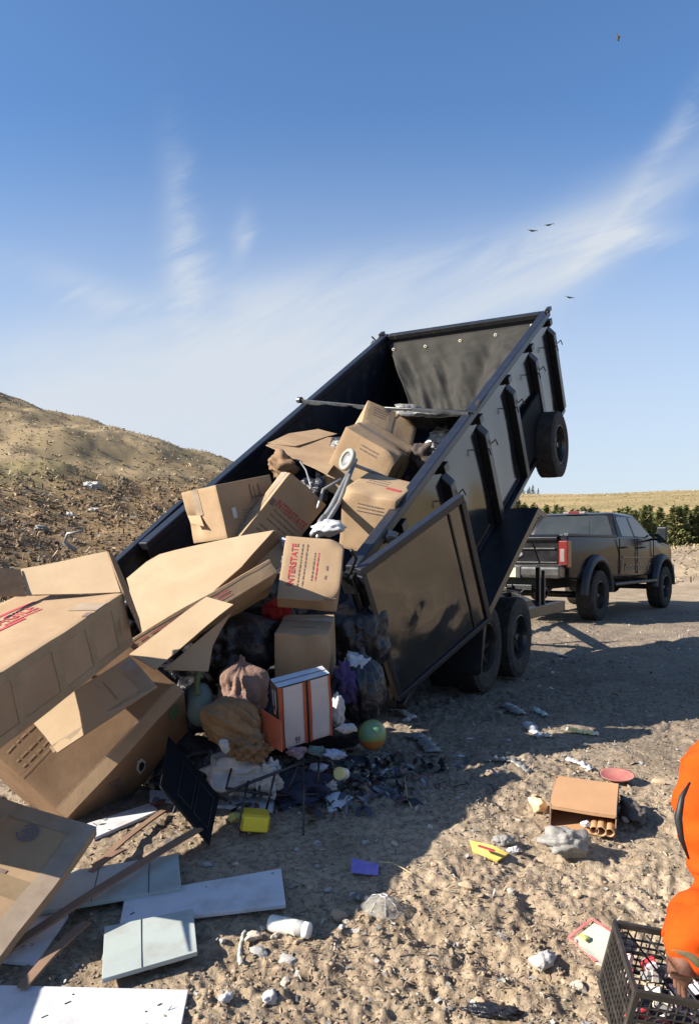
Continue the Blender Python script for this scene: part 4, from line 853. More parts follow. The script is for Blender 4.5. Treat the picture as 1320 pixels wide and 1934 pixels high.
O, a, b, c = fr('c7', 1, .3, 1); cen = O+(a+b+c)/2; t = carton(crush=[(O+a+c, .12, (-.03, .04, .03)), (O+a, .09, (-.02, .02, -.03))], label='upright tan box with red INTERSTATE lettering running upward, beside the open door latch', O=O, a=a, b=b, c=c)
lettering(t, 'INTERSTATE', O+a*.235+c*.80, -c.normalized(), -a.normalized(), c.length*.68, a.length*.11, RED)
for u, col, nm in ((.30, INK, 'grey_print'), (.38, INK, 'grey_print')): marks(t, O, a, c, cen, textrows(.12, .8, (u,), .018, seed=int(u*99), vertical=True), col, nm)
for u in (.52, .58): marks(t, O, a, c, cen, textrows(.25, .7, (u,), .02, seed=int(u*99), vertical=True), RED if u > .55 else INK, 'small_print')
marks(t, O, a, c, cen, [(.74, .77, .45, .52), (.74, .765, .6, .66)], INK, 'dark_print'); marks(t, O, a, c, cen, textrows(.78, .96, (.93, .96), .012, seed=4), INK, 'corner_print')
tape(t, O, a, c, .0, .12, .84, .93, cen, INK, .0026, 'round_mark') if False else None
O, a, b, c = fr('c8', 1, .62, 1.35); cen = O+(a+b+c)/2; t = carton(crush=[(O+a*.5, .12, (0, .03, -.02)), (O, .08, (-.02, .03, -.02))], label='smaller brown cardboard box with a glossy strip of clear tape, under the upright lettered box', O=O, a=a, b=b, c=c)
tape(t, O, a, b, 0, 1, .62, .80, cen, TAPEC); marks(t, O, a, b, cen, textrows(.3, .7, (.3,), .03, seed=12))
# flattened open carton in the upper left of the load
pl = plane3((503, 841, 7.5), (616, 895, 6.9), (600, 825, 8.0))
t = thing('flattened_box', pl(570, 860), 'flattened open cardboard box lying across the load near the far trailer wall', 'box')
sheet('panel', [pl(503, 841), pl(540, 830), pl(637, 826), pl(655, 850), pl(617, 897), pl(633, 903)], CARD, t, .008); 
sheet('flap', [pl(505, 838)+V3((0, .03, .01)), pl(545, 824)+V3((0, .05, .03)), pl(600, 816)+V3((0, .05, .04)), pl(637, 822)+V3((0, .04, .02)), pl(560, 846)+V3((0, .0, .02))], CARD, t, .006)
marks(t, pl(552, 852), pl(612, 880)-pl(552, 852), pl(575, 838)-pl(552, 852), cen+V3((0, 0, -5)), textrows(.05, .9, (.1, .3, .5), .06, seed=14))
# --- long cardboard lengths spilling down to the left
O, a, b, c = fr('L1'); cen = O+(a+b+c)/2; t = carton('long flat cardboard carton spilling out of the trailer down toward the lower left', O, a, b, c, CARD, 'long_cardboard_box', n=16)
marks(t, O, a, b, cen, textrows(.2, .6, (.35, .6), .07, seed=15), RED, 'red_print'); marks(t, O, a, b, cen, [(0, 1, .86, .95)], CARDE, 'torn_edge')
p4 = plane3((247, 1240, 4.02), (58, 1357, 3.82), (112, 1421, 3.69))
sheet('end_flap', [p4(247, 1240), p4(58, 1357), p4(112, 1422), p4(297, 1298)], CARDL, t, .007, curl=.02)
e1 = p4(58, 1357)-p4(247, 1240); e2 = p4(297, 1298)-p4(247, 1240); marks(t, p4(247, 1240), e1, e2, V3((0, 9, -3)), [(0, .14, 0, 1), (0, 1, .84, 1)], TAPEC, 'tape', .006); marks(t, p4(247, 1240), e1, e2, V3((0, 9, -3)), [(.33, .345, .2, .75)], CARDE, 'crease', .006)
p5 = plane3((245, 1236, 4.03), (390, 1126, 4.32), (293, 1265, 3.93))
sheet('raised_flap', [p5(245, 1236), p5(390, 1126), p5(440, 1141), p5(293, 1265)], CARDL, t, .007, curl=.025)
sheet('inner_flap', [p5(300, 1262)+V3((.01, .06, -.02)), p5(430, 1150)+V3((.01, .07, -.02)), p5(385, 1195)+V3((.03, .12, -.06)), p5(372, 1258)+V3((.03, .15, -.05))], CARD, t, .006)
ps = plane3((238, 1090, 5.0), (517, 1000, 5.25), (267, 1193, 4.45))
t = thing('cardboard_sheet', ps(330, 1100), 'broad pale cardboard sheet in full sun right of the FRAGILE carton', 'cardboard')
sheet('panel', [ps(238, 1090), ps(277, 1058), ps(300, 1045), ps(330, 1038), ps(440, 1017), ps(518, 1000), ps(455, 1070), ps(392, 1126), ps(330, 1165), ps(267, 1200)], CARDL, t, .007, curl=.04)
pq = plane3((518, 1001, 5.25), (392, 1127, 4.72), (500, 1080, 5.35))
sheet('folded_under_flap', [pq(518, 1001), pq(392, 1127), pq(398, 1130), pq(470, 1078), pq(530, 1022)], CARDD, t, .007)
sheet('torn_edge_flap', [pq(518, 1001)+V3((0, .1, 0)), pq(440, 1075)+V3((0, .1, 0)), pq(500, 1060)+V3((0, .2, 0)), pq(540, 1015)+V3((0, .2, 0))], CARD, t, .006)
# reddish inner carton side between sheet and upright box
pr = plane3((490, 1035, 5.3), (530, 1040, 5.35), (440, 1110, 5.0))
t = thing('cardboard_sheet', pr(500, 1060), 'brown shaded cardboard panel tucked between the pale sheet and the upright lettered box', 'cardboard'); sheet('panel', [pr(500, 1020), pr(541, 1012), pr(529, 1070), pr(470, 1105), pr(395, 1150), pr(398, 1128)], CARD, t, .006)
# --- FRAGILE carton
O, a, b, c = V3((-1.056, 3.70, 1.093)), V3((-.242, -.75, -.255))*1.5, V3((-.511, .172, -.018))*1.12, V3((.031, .068, -.229))*1.1; cen = O+(a+b+c)/2; t = carton('long cardboard carton marked FRAGILE in red with open end flaps, far left', O, a, b, c, CARD, 'fragile_carton', n=14)
Ot, ra, rb = O, a, b
def top(px, py): return plane3w(O, a, b)(px, py)
def plane3w(O, a, b):
    n = a.cross(b).normalized()
    def f(px, py):
        r = P(px, py, 1.)-V3((0, 0, CAMZ)); return V3((0, 0, CAMZ))+r*((O-V3((0, 0, CAMZ))).dot(n)/r.dot(n))
    return f
tp_ = plane3w(O, a, b)
A = tp_(-30, 1196); Bp = tp_(76, 1150); ex = Bp-A; ey = (tp_(-45, 1172)-tp_(-30, 1196)); ey = (ey-ex*(ey.dot(ex)/ex.length_squared)).normalized()
lettering(t, 'FRAGILE', A, ex, ey, ex.length, .075, RED); 
marks(t, A+ey*.095+ex*.35, ex*.85, ey*.022, cen, [(0, 1, 0, 1)], RED, 'red_bar'); marks(t, A-ey*.06-ex*.1, ex*.7, ey*.022, cen, [(0, 1, 0, 1)], RED, 'red_bar'); marks(t, A-ey*.03+ex*.3, ex*.7, ey*.016, cen, textrows(0, 1, (0.,), 1, seed=2), RED, 'red_small_print')
tape(t, O, a, b, .10, .17, .0, .25, cen, TAPEC); tape(t, O, a, b, .66, .76, 0, 1, cen, TAPEC)
for u in (.07, .27, .50, .76): tape(t, O, a, c, u*.8, u*.8+.036, .1, .95, cen, TAPE)
tape(t, O, a, c, 0, 1, .0, .16, cen, TAPE); tape(t, O, a, c, 0, 1, .84, .97, cen, TAPE); marks(t, O, a, b, cen, [(.19, .225, .0, .05)], INK, 'cut_notch')
H1 = O+b*.03; H2 = O+b*.66; d0 = V3((0, .16, .0))
pf = plane3((53, 1124, 3.74), (228, 1119, 3.71), (203, 1043, 3.87)); sheet('far_flap', [pf(53, 1124), pf(228, 1120), pf(203, 1042), pf(40, 1074)], CARDL, t, .006)
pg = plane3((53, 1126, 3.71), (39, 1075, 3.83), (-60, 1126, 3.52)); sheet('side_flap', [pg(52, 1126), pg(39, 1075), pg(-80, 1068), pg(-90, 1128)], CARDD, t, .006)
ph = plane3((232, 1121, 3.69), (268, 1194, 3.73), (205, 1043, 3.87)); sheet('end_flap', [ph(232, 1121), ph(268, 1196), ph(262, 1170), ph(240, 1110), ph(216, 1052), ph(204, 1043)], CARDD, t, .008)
# --- big brown carton with the hand hole
O, a, b, c = fr('b5'); b = b.normalized()*.78; c = V3((-.04, .32, -.28)); cen = O+(a+b+c)/2; t = carton('big dark brown carton with a hand hole in its side, under the long cartons', O, a, b, c, CARDD, 'brown_carton', n=14)
marks(t, O, a, b, cen, [(0, 1, 0, .085)], CARD, 'folded_edge', .005); marks(t, O, a, b, cen, [(0, 1, .088, .096)], CARDE, 'edge_gap', .005)
marks(t, O, a, b, cen, textrows(.05, .3, (.42, .47, .55), .012, seed=21)+[(.0, .32, .38, .386)], CARDE, 'faint_print')
pside = plane3w(O, a, c)
def wq(name, pts, mat, lift, f=pside, parent=t, th=.002):
    n = a.cross(c).normalized(); n = n if n.dot(-O+V3((0, 0, CAMZ))) > 0 else -n
    return MB().prism([f(*p)+n*lift for p in pts], n*th).build(name, mat, parent)
wq('hole_rim', [(259, 1437), (267, 1431), (275, 1438), (272, 1452), (263, 1462), (257, 1452)], WHITEP, .004); wq('hand_hole', [(262, 1441), (267, 1437), (272, 1441), (269, 1451), (264, 1456), (261, 1450)], BLACKP, .007)
for i in range(3): wq('side_print', [(205+i*8, 1480-i*4), (209+i*8, 1477-i*4), (232+i*7, 1512-i*3), (228+i*7, 1515-i*3)], INK, .004)
wq('green_print', [(318, 1343), (333, 1328), (338, 1345), (322, 1362)], pmat('green_ink', (.06, .11, .05), None), .004)
# --- taped carton in the lower left corner
O, a, b, c = fr('c12', 1.9, 1.0, .7); cen = O+(a+b+c)/2; t = carton('heavily taped brown cardboard box leaning at the lower left corner, with a small round symbol', O, a, b, c, CARD, 'taped_box', n=14)
tape(t, O, a, b, 0, 1, .0, .11, cen, TAPEC); tape(t, O, a, b, .0, .13, .0, 1, cen, TAPEC, .004); tape(t, O, a, b, .0, .42, .52, .66, cen, TAPE, .0035); tape(t, O, a, b, .33, .40, .62, 1, cen, TAPEC)
pc = plane3w(O, a, b); m = MB(); nn = nout(a, b, O, cen); C_ = pc(53, 1574); M = mat4(a.normalized(), nn.cross(a.normalized()), nn, C_+nn*.004)
for r0, r1, x0, x1 in ((.034, .041, .3, 5.6), (.018, .025, 1, 6.6), (.0, .009, 0, 6.28)): m.lathe(M, [(r0, 0), (r1, 0)], 24, x0, x1)
m.build('round_symbol', pmat('blue_grey_ink', (.10, .11, .14), None), t); marks(t, O, a, b, cen, [(.48, .62, .72, .76)], RED, 'red_print'); marks(t, O, a, b, cen, [(.3, .55, .50, .515), (.3, .36, .49, .52)], INK, 'small_print')
pe = plane3((0, 1509, 3.05), (34, 1517, 3.08), (0, 1553, 2.85)); t = thing('cardboard_sheet', pe(5, 1530), 'small pale cardboard corner at the left edge just above the taped box', 'cardboard'); sheet('panel', [pe(-70, 1490), pe(34, 1517), pe(-60, 1610)], CARD, t, .006)
t = carton('unseen brown cardboard box added outside the left edge to shade the big white board', V3((-2.05, 2.05, .24)), V3((.50, .12, .02)), V3((-.12, .50, .0)), V3((0, -.02, -.42)))  # added carton out of view, casts shade on the white board
# ------------------------------------------------------------------ things lying on the ground
def GB(px, py, h=0.):
    z = 0.
    for i in range(14):
        Y = (z+h-CAMZ)*FPX/(HOR-py); x = (px-PW/2)/FPX*Y; z = z*.4+.6*float(big_h(np.array([x]), np.array([Y]))[0])
    return V3((x, Y, z+h))
def board(label, quad, mat, hs=.035, th=.016, name='laminate_board', seams=(), edgem=None, cat='board', dents=()):
    if isinstance(hs, (int, float)): hs = [hs]*len(quad)
    p = [GB(x, y, h) for (x, y), h in zip(quad, hs)]; base = sum(p, V3())/len(p); base.z -= th
    t = thing(name, base, label, cat); n = (p[1]-p[0]).cross(p[2]-p[0]).normalized(); n = n if n.z > 0 else -n
    MB().prism(p, -n*th).build('panel', mat, t, bevel=.0015)
    for (u0, u1) in seams:
        a = p[0].lerp(p[1], u0); b_ = p[3].lerp(p[2], u0); w = (p[1]-p[0]).normalized()*.0025; MB().box(a+n*.0012, w, b_-a, n*.001).build('groove', BLACKP, t)
    for (u, v, l) in dents:
        c = p[0].lerp(p[1], u).lerp(p[3].lerp(p[2], u), v); e = ((p[1]-p[0]).normalized()*.8+(p[3]-p[0]).normalized()*-.6).normalized()*l; w = e.cross(n).normalized()*.004
        MB().box(c+n*.0015, e, w, n*.001).build('screw_slot', BLACKP, t)
    return t
board('greenish grey board with two grooves lying under the long thin slat', [(100, 1650), (337, 1612), (343, 1676), (70, 1722)], GREY, .05, seams=((.36, 0), (.76, 0)))
board('long white board in the shade with small screw slots, right of the grooved boards', [(237, 1690), (531, 1640), (540, 1708), (227, 1744)], WHITE, .035, dents=((.05, .75, .02), (.93, .12, .012), (.5, .2, .005)))
board('square greenish grey board with one groove, nearest the taped box among the shaded boards', [(198, 1750), (365, 1716), (373, 1797), (193, 1849)], GREY, .05, seams=((.40, 0),))
board('large white board at the bottom left, half in bright sun', [(-420, 1850), (356, 1869), (335, 1975), (-420, 2120)], WHITE, .03, .02, dents=((.70, .25, .02), (.64, .42, .02), (.93, .30, .015), (.9, .4, .006), (.72, .12, .006)))
board('narrow white board sticking out from beneath the brown carton', [(150, 1560), (285, 1516), (300, 1530), (178, 1582)], WHITE, .03)
board('white board with two dark slots, half under the taped box', [(20, 1722), (130, 1726), (67, 1818), (-60, 1806)], WHITE, .03, dents=((.62, .75, .02), (.35, .8, .015)))
board('white strip of board lying behind the black metal panel', [(283, 1492), (520, 1502), (515, 1530), (283, 1510)], WHITE, .03)
def slat(label, p0, p1, w, h0=.05, h1=.05):
    a = GB(*p0, h0); b_ = GB(*p1, h1); d = b_-a; s = d.cross(V3((0, 0, 1))).normalized()*w; t = thing('wood_slat', (a+b_)/2-V3((0, 0, .02)), label, 'slat'); n = 14; vs = []
    for i in range(n+1):
        q = a+d*(i/n)+V3((0, 0, .012*math.sin(math.pi*i/n)))+s*.03*math.sin(i*.9); vs += [q-s/2, q+s/2, q+s/2-V3((0, 0, .009)), q-s/2-V3((0, 0, .009))]
    m = MB(); m.add(vs, [(i*4+k, i*4+(k+1) % 4, i*4+4+(k+1) % 4, i*4+4+k) for i in range(n) for k in range(4)]+[(0, 1, 2, 3), (n*4+3, n*4+2, n*4+1, n*4)]); m.build('slat_body', WOOD, t)
slat('longest thin brown wooden slat, lying across the grooved boards', (377, 1563), (-15, 1812), .042, .10, .07)
slat('thin brown slat pointing up to the brown carton, split at its lower end', (309, 1530), (180, 1634), .03)
slat('short brown splinter of slat beside the split slat', (235, 1602), (170, 1648), .03)
slat('short thin brown slat at the lower left above the big sunlit white board', (165, 1740), (42, 1862), .035)
# --- black metal panel and wire rack
def poly3(name, pts, mat, th, parent, bev=0):
    p = [P(*q) for q in pts]; n = (p[1]-p[0]).cross(p[2]-p[0]).normalized(); return MB().prism(p, n*th).build(name, mat, parent, bevel=bev)
c = P(360, 1592, 3.55); t = thing('metal_panel', c, 'black metal cabinet panel standing on edge left of the wire rack', 'panel')
Q = [(319, 1389, 4.05), (415, 1503, 3.78), (397, 1593, 3.50), (303, 1482, 3.76)]; poly3('panel', Q, MATS['matte_black_plate'], .02, t, .004)
def inq(u, v, d=-.012):
    p = [P(*q) for q in Q]; a = p[0].lerp(p[1], u); b_ = p[3].lerp(p[2], u); return a.lerp(b_, v)+V3((-.5, -.8, .2))*.0+(p[1]-p[0]).cross(p[3]-p[0]).normalized()*d
for s_ in (.008, -.008):
  for (u0, u1, v0, v1) in ((.34, .60, .18, .82), (.66, .92, .18, .82)):
    m = MB(); r_ = [inq(u0, v0, s_*0), inq(u1, v0, 0), inq(u1, v1, 0), inq(u0, v1, 0)]; n = (r_[1]-r_[0]).cross(r_[3]-r_[0]).normalized(); m.tube([q+n*s_*.5 for q in r_+[r_[0], r_[1]]], .0018, 6); m.build('pressed_outline', STEEL, t)
rk = thing('wire_rack', P(560, 1576, 3.62), 'black wire rack frame lying over the rubbish with a yellow container under it', 'rack')
def rods(name, segs, r=.007):
    for s_ in segs: MB().tube([P(*q) for q in s_], r, 8).build(name, STEEL, rk, True)
rods('rail', [[(416, 1503, 3.74), (480, 1475, 3.85), (603, 1429, 4.1)], [(427, 1489, 3.9), (520, 1502, 4.0), (600, 1500, 4.05)], [(340, 1470, 4.1), (430, 1512, 4.0)]], .008)
rods('rod', [[(469, 1475, 3.84), (450, 1566, 3.62)], [(519, 1463, 3.92), (503, 1530, 3.86)], [(573, 1443, 4.0), (573, 1576, 3.62)], [(444, 1427, 4.1), (427, 1490, 3.9)], [(503, 1430, 4.15), (487, 1500, 3.95)], [(560, 1450, 4.0), (545, 1495, 3.95)], [(603, 1429, 4.1), (600, 1480, 4.0)]], .006)
# --- rubbish sacks and cloth
def blob(name, label, px, py, D, rx, ry, rz, mat, seed, amp=.25, fr_=2.2, M=None, cat='bag', ridge=True, sub=4, group=None, part='sack'):
    c = P(px, py, D); t = thing(name, c-V3((0, 0, rz)), label, cat, group); crumple(part, mat, c, (rx, ry, rz), M, seed, amp, fr_, sub, ridge, t); return t
def rm(axis, deg): return Matrix.Rotation(math.radians(deg), 3, axis)
BURL = pmat('brown_paper_sack', (.27, .16, .075), (.17, .10, .045), 7, .85, .022, 15)
SACKR = pmat('reddish_sack', (.20, .115, .085), (.14, .085, .065), 6, .8, .018, 13)
TEAL = pmat('dull_teal_plastic', (.12, .17, .15), (.09, .13, .12), 5, .5, .004, 14)
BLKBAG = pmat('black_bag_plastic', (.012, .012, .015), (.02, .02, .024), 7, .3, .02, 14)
NAVYC = pmat('navy_cloth', (.016, .02, .045), (.03, .035, .06), 9, .9, .02, 14)
PURPLE = pmat('purple_cloth', (.05, .03, .12), (.03, .025, .07), 9, .9, .004, 30)
WHITEC = pmat('white_cloth', (.48, .46, .44), (.36, .35, .34), 7, .8, .014, 18)
GREYBAG = pmat('grey_film', (.24, .23, .21), (.16, .155, .145), 8, .3, .014, 22, spec=.6)
WBAG = pmat('white_film', (.5, .5, .5), (.36, .36, .37), 8, .3, .006, 26, spec=.6)
blob('paper_sack', 'crumpled tan paper sack drooping over white cloth, in front of the reddish sack', 440, 1370, 4.05, .12, .11, .19, BURL, 4, .5, 2.2, rm('Y', 118), ridge='bag', sub=5)
c = P(478, 1412, 3.98); crumple('sack_mouth', BURL, c, (.09, .085, .08), None, 9, .5, 2.6, 5, 'cloth', bpy.data.objects['paper_sack'])
c = P(424, 1408, 3.90); crumple('frayed_mouth', WHITEC, c, (.028, .025, .04), None, 5, .5, 3.5, 4, True, bpy.data.objects['paper_sack'])
blob('cloth_sack', 'smooth reddish brown sack behind the tan paper sack', 458, 1305, 4.35, .135, .14, .18, SACKR, 6, .35, 1.8, None, ridge='bag', sub=5)
blob('plastic_tub', 'dull teal plastic tub wedged beside the brown carton', 378, 1330, 4.3, .08, .08, .12, TEAL, 2, .08, 1.2, None, 'tub', False, part='tub_body')
m = thing('rope', P(375, 1270, 4.3), 'short length of yellow green strap hanging above the teal tub', 'strap'); MB().tube([P(372, 1230, 4.35), P(376, 1262, 4.3), P(371, 1295, 4.25), P(374, 1312, 4.2)], [.014, .018, .015, .012], 8).build('strap', pmat('olive_strap', (.15, .17, .06), (.1, .12, .04), 20), m, True)
blob('white_cloth', 'crumpled white sheet bundled under the wire rack', 452, 1462, 4.12, .20, .16, .12, WHITEC, 3, .35, 2.0, None, 'cloth', 'cloth', 5, part='cloth')
blob('white_cloth', 'small crumpled white cloth scrap hanging from the rack, right of the bundled sheet', 508, 1470, 4.02, .07, .06, .10, WHITEC, 13, .5, 2.6, None, 'cloth', 'cloth', 5, part='cloth')
blob('dark_jacket', 'dark navy jacket heaped at the right end of the wire rack', 560, 1492, 4.15, .20, .15, .10, NAVYC, 8, .45, 2.0, None, 'jacket', 'cloth', 5, part='cloth')
blob('black_rubbish_bag', 'black rubbish bag with a purple patch standing under the open trailer door', 683, 1300, 4.75, .135, .15, .22, BLKBAG, 11, .35, 1.9, ridge='bag', sub=5)
crumple('purple_patch', PURPLE, P(655, 1290, 4.6), (.06, .05, .12), rm('Y', -15), 2, .6, 2, 5, 'cloth', bpy.data.objects['black_rubbish_bag'])
blob('white_bag', 'white plastic bag resting on top of the black rubbish bag', 676, 1252, 4.75, .10, .09, .055, pmat('dull_white_film', (.42, .44, .45), (.32, .33, .34), 7, .5), 7, .45, 2.5)
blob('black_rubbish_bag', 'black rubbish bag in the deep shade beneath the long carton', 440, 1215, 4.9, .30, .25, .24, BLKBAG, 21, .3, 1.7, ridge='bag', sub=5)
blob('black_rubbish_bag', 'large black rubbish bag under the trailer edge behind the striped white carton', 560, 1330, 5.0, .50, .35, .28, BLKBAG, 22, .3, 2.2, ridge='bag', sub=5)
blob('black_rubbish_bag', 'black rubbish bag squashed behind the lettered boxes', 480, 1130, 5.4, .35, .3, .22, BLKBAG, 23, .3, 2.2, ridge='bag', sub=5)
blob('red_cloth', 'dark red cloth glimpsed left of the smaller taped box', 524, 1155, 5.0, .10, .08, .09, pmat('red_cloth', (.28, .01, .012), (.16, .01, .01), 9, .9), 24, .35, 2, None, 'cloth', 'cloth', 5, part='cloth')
blob('black_rubbish_bag', 'black bag added to darken the gap under the trailer lip, behind the smaller taped box', 665, 1195, 5.5, .26, .3, .26, BLKBAG, 25, .25, 1.7, ridge='bag', sub=5)  # added black bag, stands in for the deep shade under the trailer lip
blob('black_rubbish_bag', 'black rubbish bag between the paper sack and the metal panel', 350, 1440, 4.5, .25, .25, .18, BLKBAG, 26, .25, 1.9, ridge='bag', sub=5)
# dark heap that the cartons rest on; last two added to block stray sun
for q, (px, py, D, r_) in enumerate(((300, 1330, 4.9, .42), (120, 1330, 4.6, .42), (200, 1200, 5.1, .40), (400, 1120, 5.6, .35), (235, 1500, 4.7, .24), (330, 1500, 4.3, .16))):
    blob('dark_rubbish_heap', ('heap of dark rubbish under the middle of the long cartons', 'heap of dark rubbish under the FRAGILE carton', 'heap of dark rubbish under the pale sheet', 'heap of dark rubbish below the trailer lip', 'added heap of dark rubbish blocking sun under the brown carton with the hand hole', 'small added heap of dark rubbish blocking sun behind the black metal panel')[q], px, py, D, r_, r_*.8, r_*.75, BLKBAG, 30+q, .5, 2.4, None, 'bag', 'cloth', 5)
# --- white carton with orange stripes
O, a, b, c = fr('rw'); cen = O+(a+b+c)/2; t = carton('white printed carton with orange and black vertical stripes standing on end', O, a, b, c, pmat('printed_white', (.52, .50, .50), (.45, .43, .43), 5, .5), 'striped_carton', n=8, amp=.002)
OR = pmat('orange_print', (.45, .10, .035), (.36, .07, .03), 9, .5)
marks(t, O, a, c, cen, [(0, .07, 0, 1), (.46, .51, 0, 1), (.56, .61, 0, 1), (.96, 1, 0, 1)], OR, 'orange_stripe'); marks(t, O, a, c, cen, [(.51, .56, 0, 1), (0, 1, -.01, .012), (.07, .085, 0, 1)], BLACKP, 'black_stripe')
marks(t, O, a, c, cen, [(.28, .31, .86, .93), (.33, .36, .86, .93), (.28, .36, .945, .955)], INK, 'small_print')
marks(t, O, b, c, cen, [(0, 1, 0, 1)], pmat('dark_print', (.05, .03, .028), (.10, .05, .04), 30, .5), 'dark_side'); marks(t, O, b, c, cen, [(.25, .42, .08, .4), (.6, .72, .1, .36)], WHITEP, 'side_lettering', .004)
marks(t, O, a, b, cen, [(0, 1, 0, 1)], pmat('pale_blue_side', (.40, .46, .52), (.33, .38, .43), 8, .5), 'pale_end'); marks(t, O, a, b, cen, [(0, 1, .47, .53)], INK, 'end_seam', .005)
po = plane3((493, 1336, 4.12), (532, 1360, 3.98), (532, 1418, 3.92)); t = thing('orange_card', po(510, 1400), 'folded orange card leaning against the left side of the striped carton', 'card'); sheet('card', [po(493, 1336), po(532, 1362), po(533, 1420), po(498, 1400)], OR, t, .004)
# --- ball, jug, jar, papers
c = P(703, 1388, 4.55); t = thing('ball', c-V3((0, 0, .09)), 'green and orange ball on the ground by the black rubbish bag', 'ball')
bm_ = pmat('ball_colours', (.08, .21, .13), (.26, .27, .06), 6, .35); 
m = MB(); m.lathe(Matrix.Translation(c), [(.082*math.sin(u), -.088*math.cos(u)) for u in np.linspace(.02, 3.12, 22)], 32); o = m.build('ball_body', [bm_, pmat('ball_orange', (.36, .10, .03), (.28, .17, .04), 12, .35)], t, True)
for p_ in o.data.polygons:
    if p_.center.z+ .0 < .065: p_.material_index = 1
c = P(481, 1549, 3.72); t = thing('yellow_container', c-V3((0, 0, .05)), 'bright yellow plastic container lying under the wire rack', 'container'); Mx = Matrix.Rotation(math.radians(8), 3, 'Y') @ Matrix.Rotation(.2, 3, 'Z')
b = MB(); b.cbox(c, .135, .11, .085, Mx); b.build('tub', YEL, t, bevel=.018, seg=4); b = MB(); b.cbox(c+Mx @ V3((0, -.056, 0)), .115, .006, .066, Mx); b.build('rim', pmat('yellow_rim', (.85, .66, .05), None, rough=.4), t, bevel=.002)
blob('food_wrapper', 'pale yellow wrapper beside the yellow container', 445, 1543, 3.8, .035, .03, .03, pmat('pale_yellow', (.45, .40, .12), (.35, .30, .1), 20), 4, .4, 3, None, 'wrapper', part='film')
c = P(642, 1461, 4.1); t = thing('jar', c-V3((0, 0, .03)), 'small jar with pale yellow lid lying near the paper', 'jar'); M = axis_m(c, (-.5, -.8, .25)); m = MB(); m.lathe(M, [(0, -.05), (.03, -.05), (.032, 0), (0, 0)], 20); m.build('jar_body', WHITEP, t, bevel=.003); m = MB(); m.lathe(M, [(0, .014), (.028, .014), (.034, .01), (.034, -.002), (0, -.002)], 20); m.build('lid', pmat('cream_yellow', (.60, .55, .22), None, rough=.5), t)
def paper(label, pts, mat, name='paper', h=.02, amp=.02, cat='paper', sd=1):
    c3 = [GB(x, y, h_) for x, y, h_ in pts]; base = sum(c3, V3())/len(c3); t = thing(name, base-V3((0, 0, h)), label, cat)
    sheet('sheet', c3, mat, t, .0015, mat, amp=amp*.35, curl=amp, step=.025); return t
PAP = pmat('paper_white', (.50, .52, .56), (.42, .44, .48), 9, .8)
paper('folded white sheet of paper on the shaded ground, right of the wire rack', [(614, 1500, .03), (640, 1496, .05), (668, 1503, .02), (650, 1522, .01), (632, 1536, .01), (622, 1528, .02)], PAP)
paper('small white paper scrap below the coloured ball', [(690, 1427, .03), (715, 1428, .03), (721, 1436, .01), (706, 1446, .01)], PAP)
paper('dark blue rag with a red edge beside the small paper scrap', [(650, 1425, .02), (692, 1422, .03), (700, 1440, .01), (660, 1443, .01)], NAVYC, 'rag', cat='rag')
paper('purple blue card on the ground left of the clear plastic dome', [(664, 1620, .02), (716, 1631, .025), (714, 1652, .02), (663, 1647, .02)], pmat('purple_card', (.16, .13, .42), (.24, .20, .5), 30, .5), 'card', cat='card', amp=.006)
for q, (px, py, lb) in enumerate(((600, 1450, 'crumpled blue and white wrapper among the rubbish, near the jar'), (618, 1480, 'crumpled white tissue beside the dark navy jacket'), (560, 1420, 'crumpled pinkish wrapper beneath the striped carton'), (655, 1375, 'white plastic spoon shaped scrap under the black bag'), (598, 1418, 'bunched dark teal wrapper below the striped carton'), (635, 1425, 'crumpled pale blue wrapper right of the striped carton'))):
    blob('wrapper', lb, px, py, 4.2-.02*q, .06, .05, .028, (pmat('blue_white', (.25, .32, .5), (.5, .52, .55), 40), WHITEC, pmat('pinkish', (.40, .22, .24), (.3, .25, .27), 20), WHITEC, TEAL, pmat('pale_blue', (.33, .4, .5), (.25, .3, .42), 20))[q], 40+q, .6, 3, None, 'wrapper', part='film')
# pale plates of rubbish right of the striped carton
blob('white_bag', 'knotted white plastic bag between striped carton and black bag', 636, 1340, 4.5, .05, .06, .10, WHITEC, 17, .4, 2.3)
# --- small sunlit box with cardboard tubes
O, a, b, c = fr('small', 1, 1, 1.3); cen = O+(a+b+c)/2; base = O+(a+b)/2; base.z = gzf(base.x, base.y)
t = thing('open_box', base, 'small brown cardboard box lying on its side in the sun with an open front', 'box'); BR = pmat('smooth_brown_card', (.42, .235, .115), (.36, .20, .10), 4, .75, .0008, 20)
sheet('top_panel', [O+a*.03, O-V3((0, 0, 0))+b*.12-a*.0, O+b*.9+a*.02, O+b+a*.08, O+a+b, O+a], BR, t, .006); sheet('side_panel', [O, O+b, O+b+c, O+c], BR, t, .006); sheet('side_panel', [O+a, O+a+b, O+a+b+c, O+a+c], BR, t, .006); sheet('back_panel', [O+b, O+a+b, O+a+b+c, O+b+c], BR, t, .006); sheet('bottom_panel', [O+c-a*.0, O+a+c, O+a+b+c, O+b+c], BR, t, .006); sheet('front_lip', [O, O+a, O+a*.98+c*.1, O+a*.02+c*.1], BR, t, .006)
for q, (u, L, r_) in enumerate(((.93, .16, .020), (.80, .14, .024), (.70, .10, .02))):
    s0 = O+a*u+c*.62-b*.12; tt = thing('cardboard_tube', s0, ('cardboard tube at the right inside the open box, open end forward', 'middle cardboard tube inside the open box', 'leftmost cardboard tube inside the open box')[q], 'tube'); d = b.normalized(); M = axis_m(s0, -d); m = MB(); m.lathe(M, [(r_, 0), (r_, -L), (r_*.85, -L), (r_*.85, 0), (r_, 0)], 20); m.build('tube', BR, tt, True)
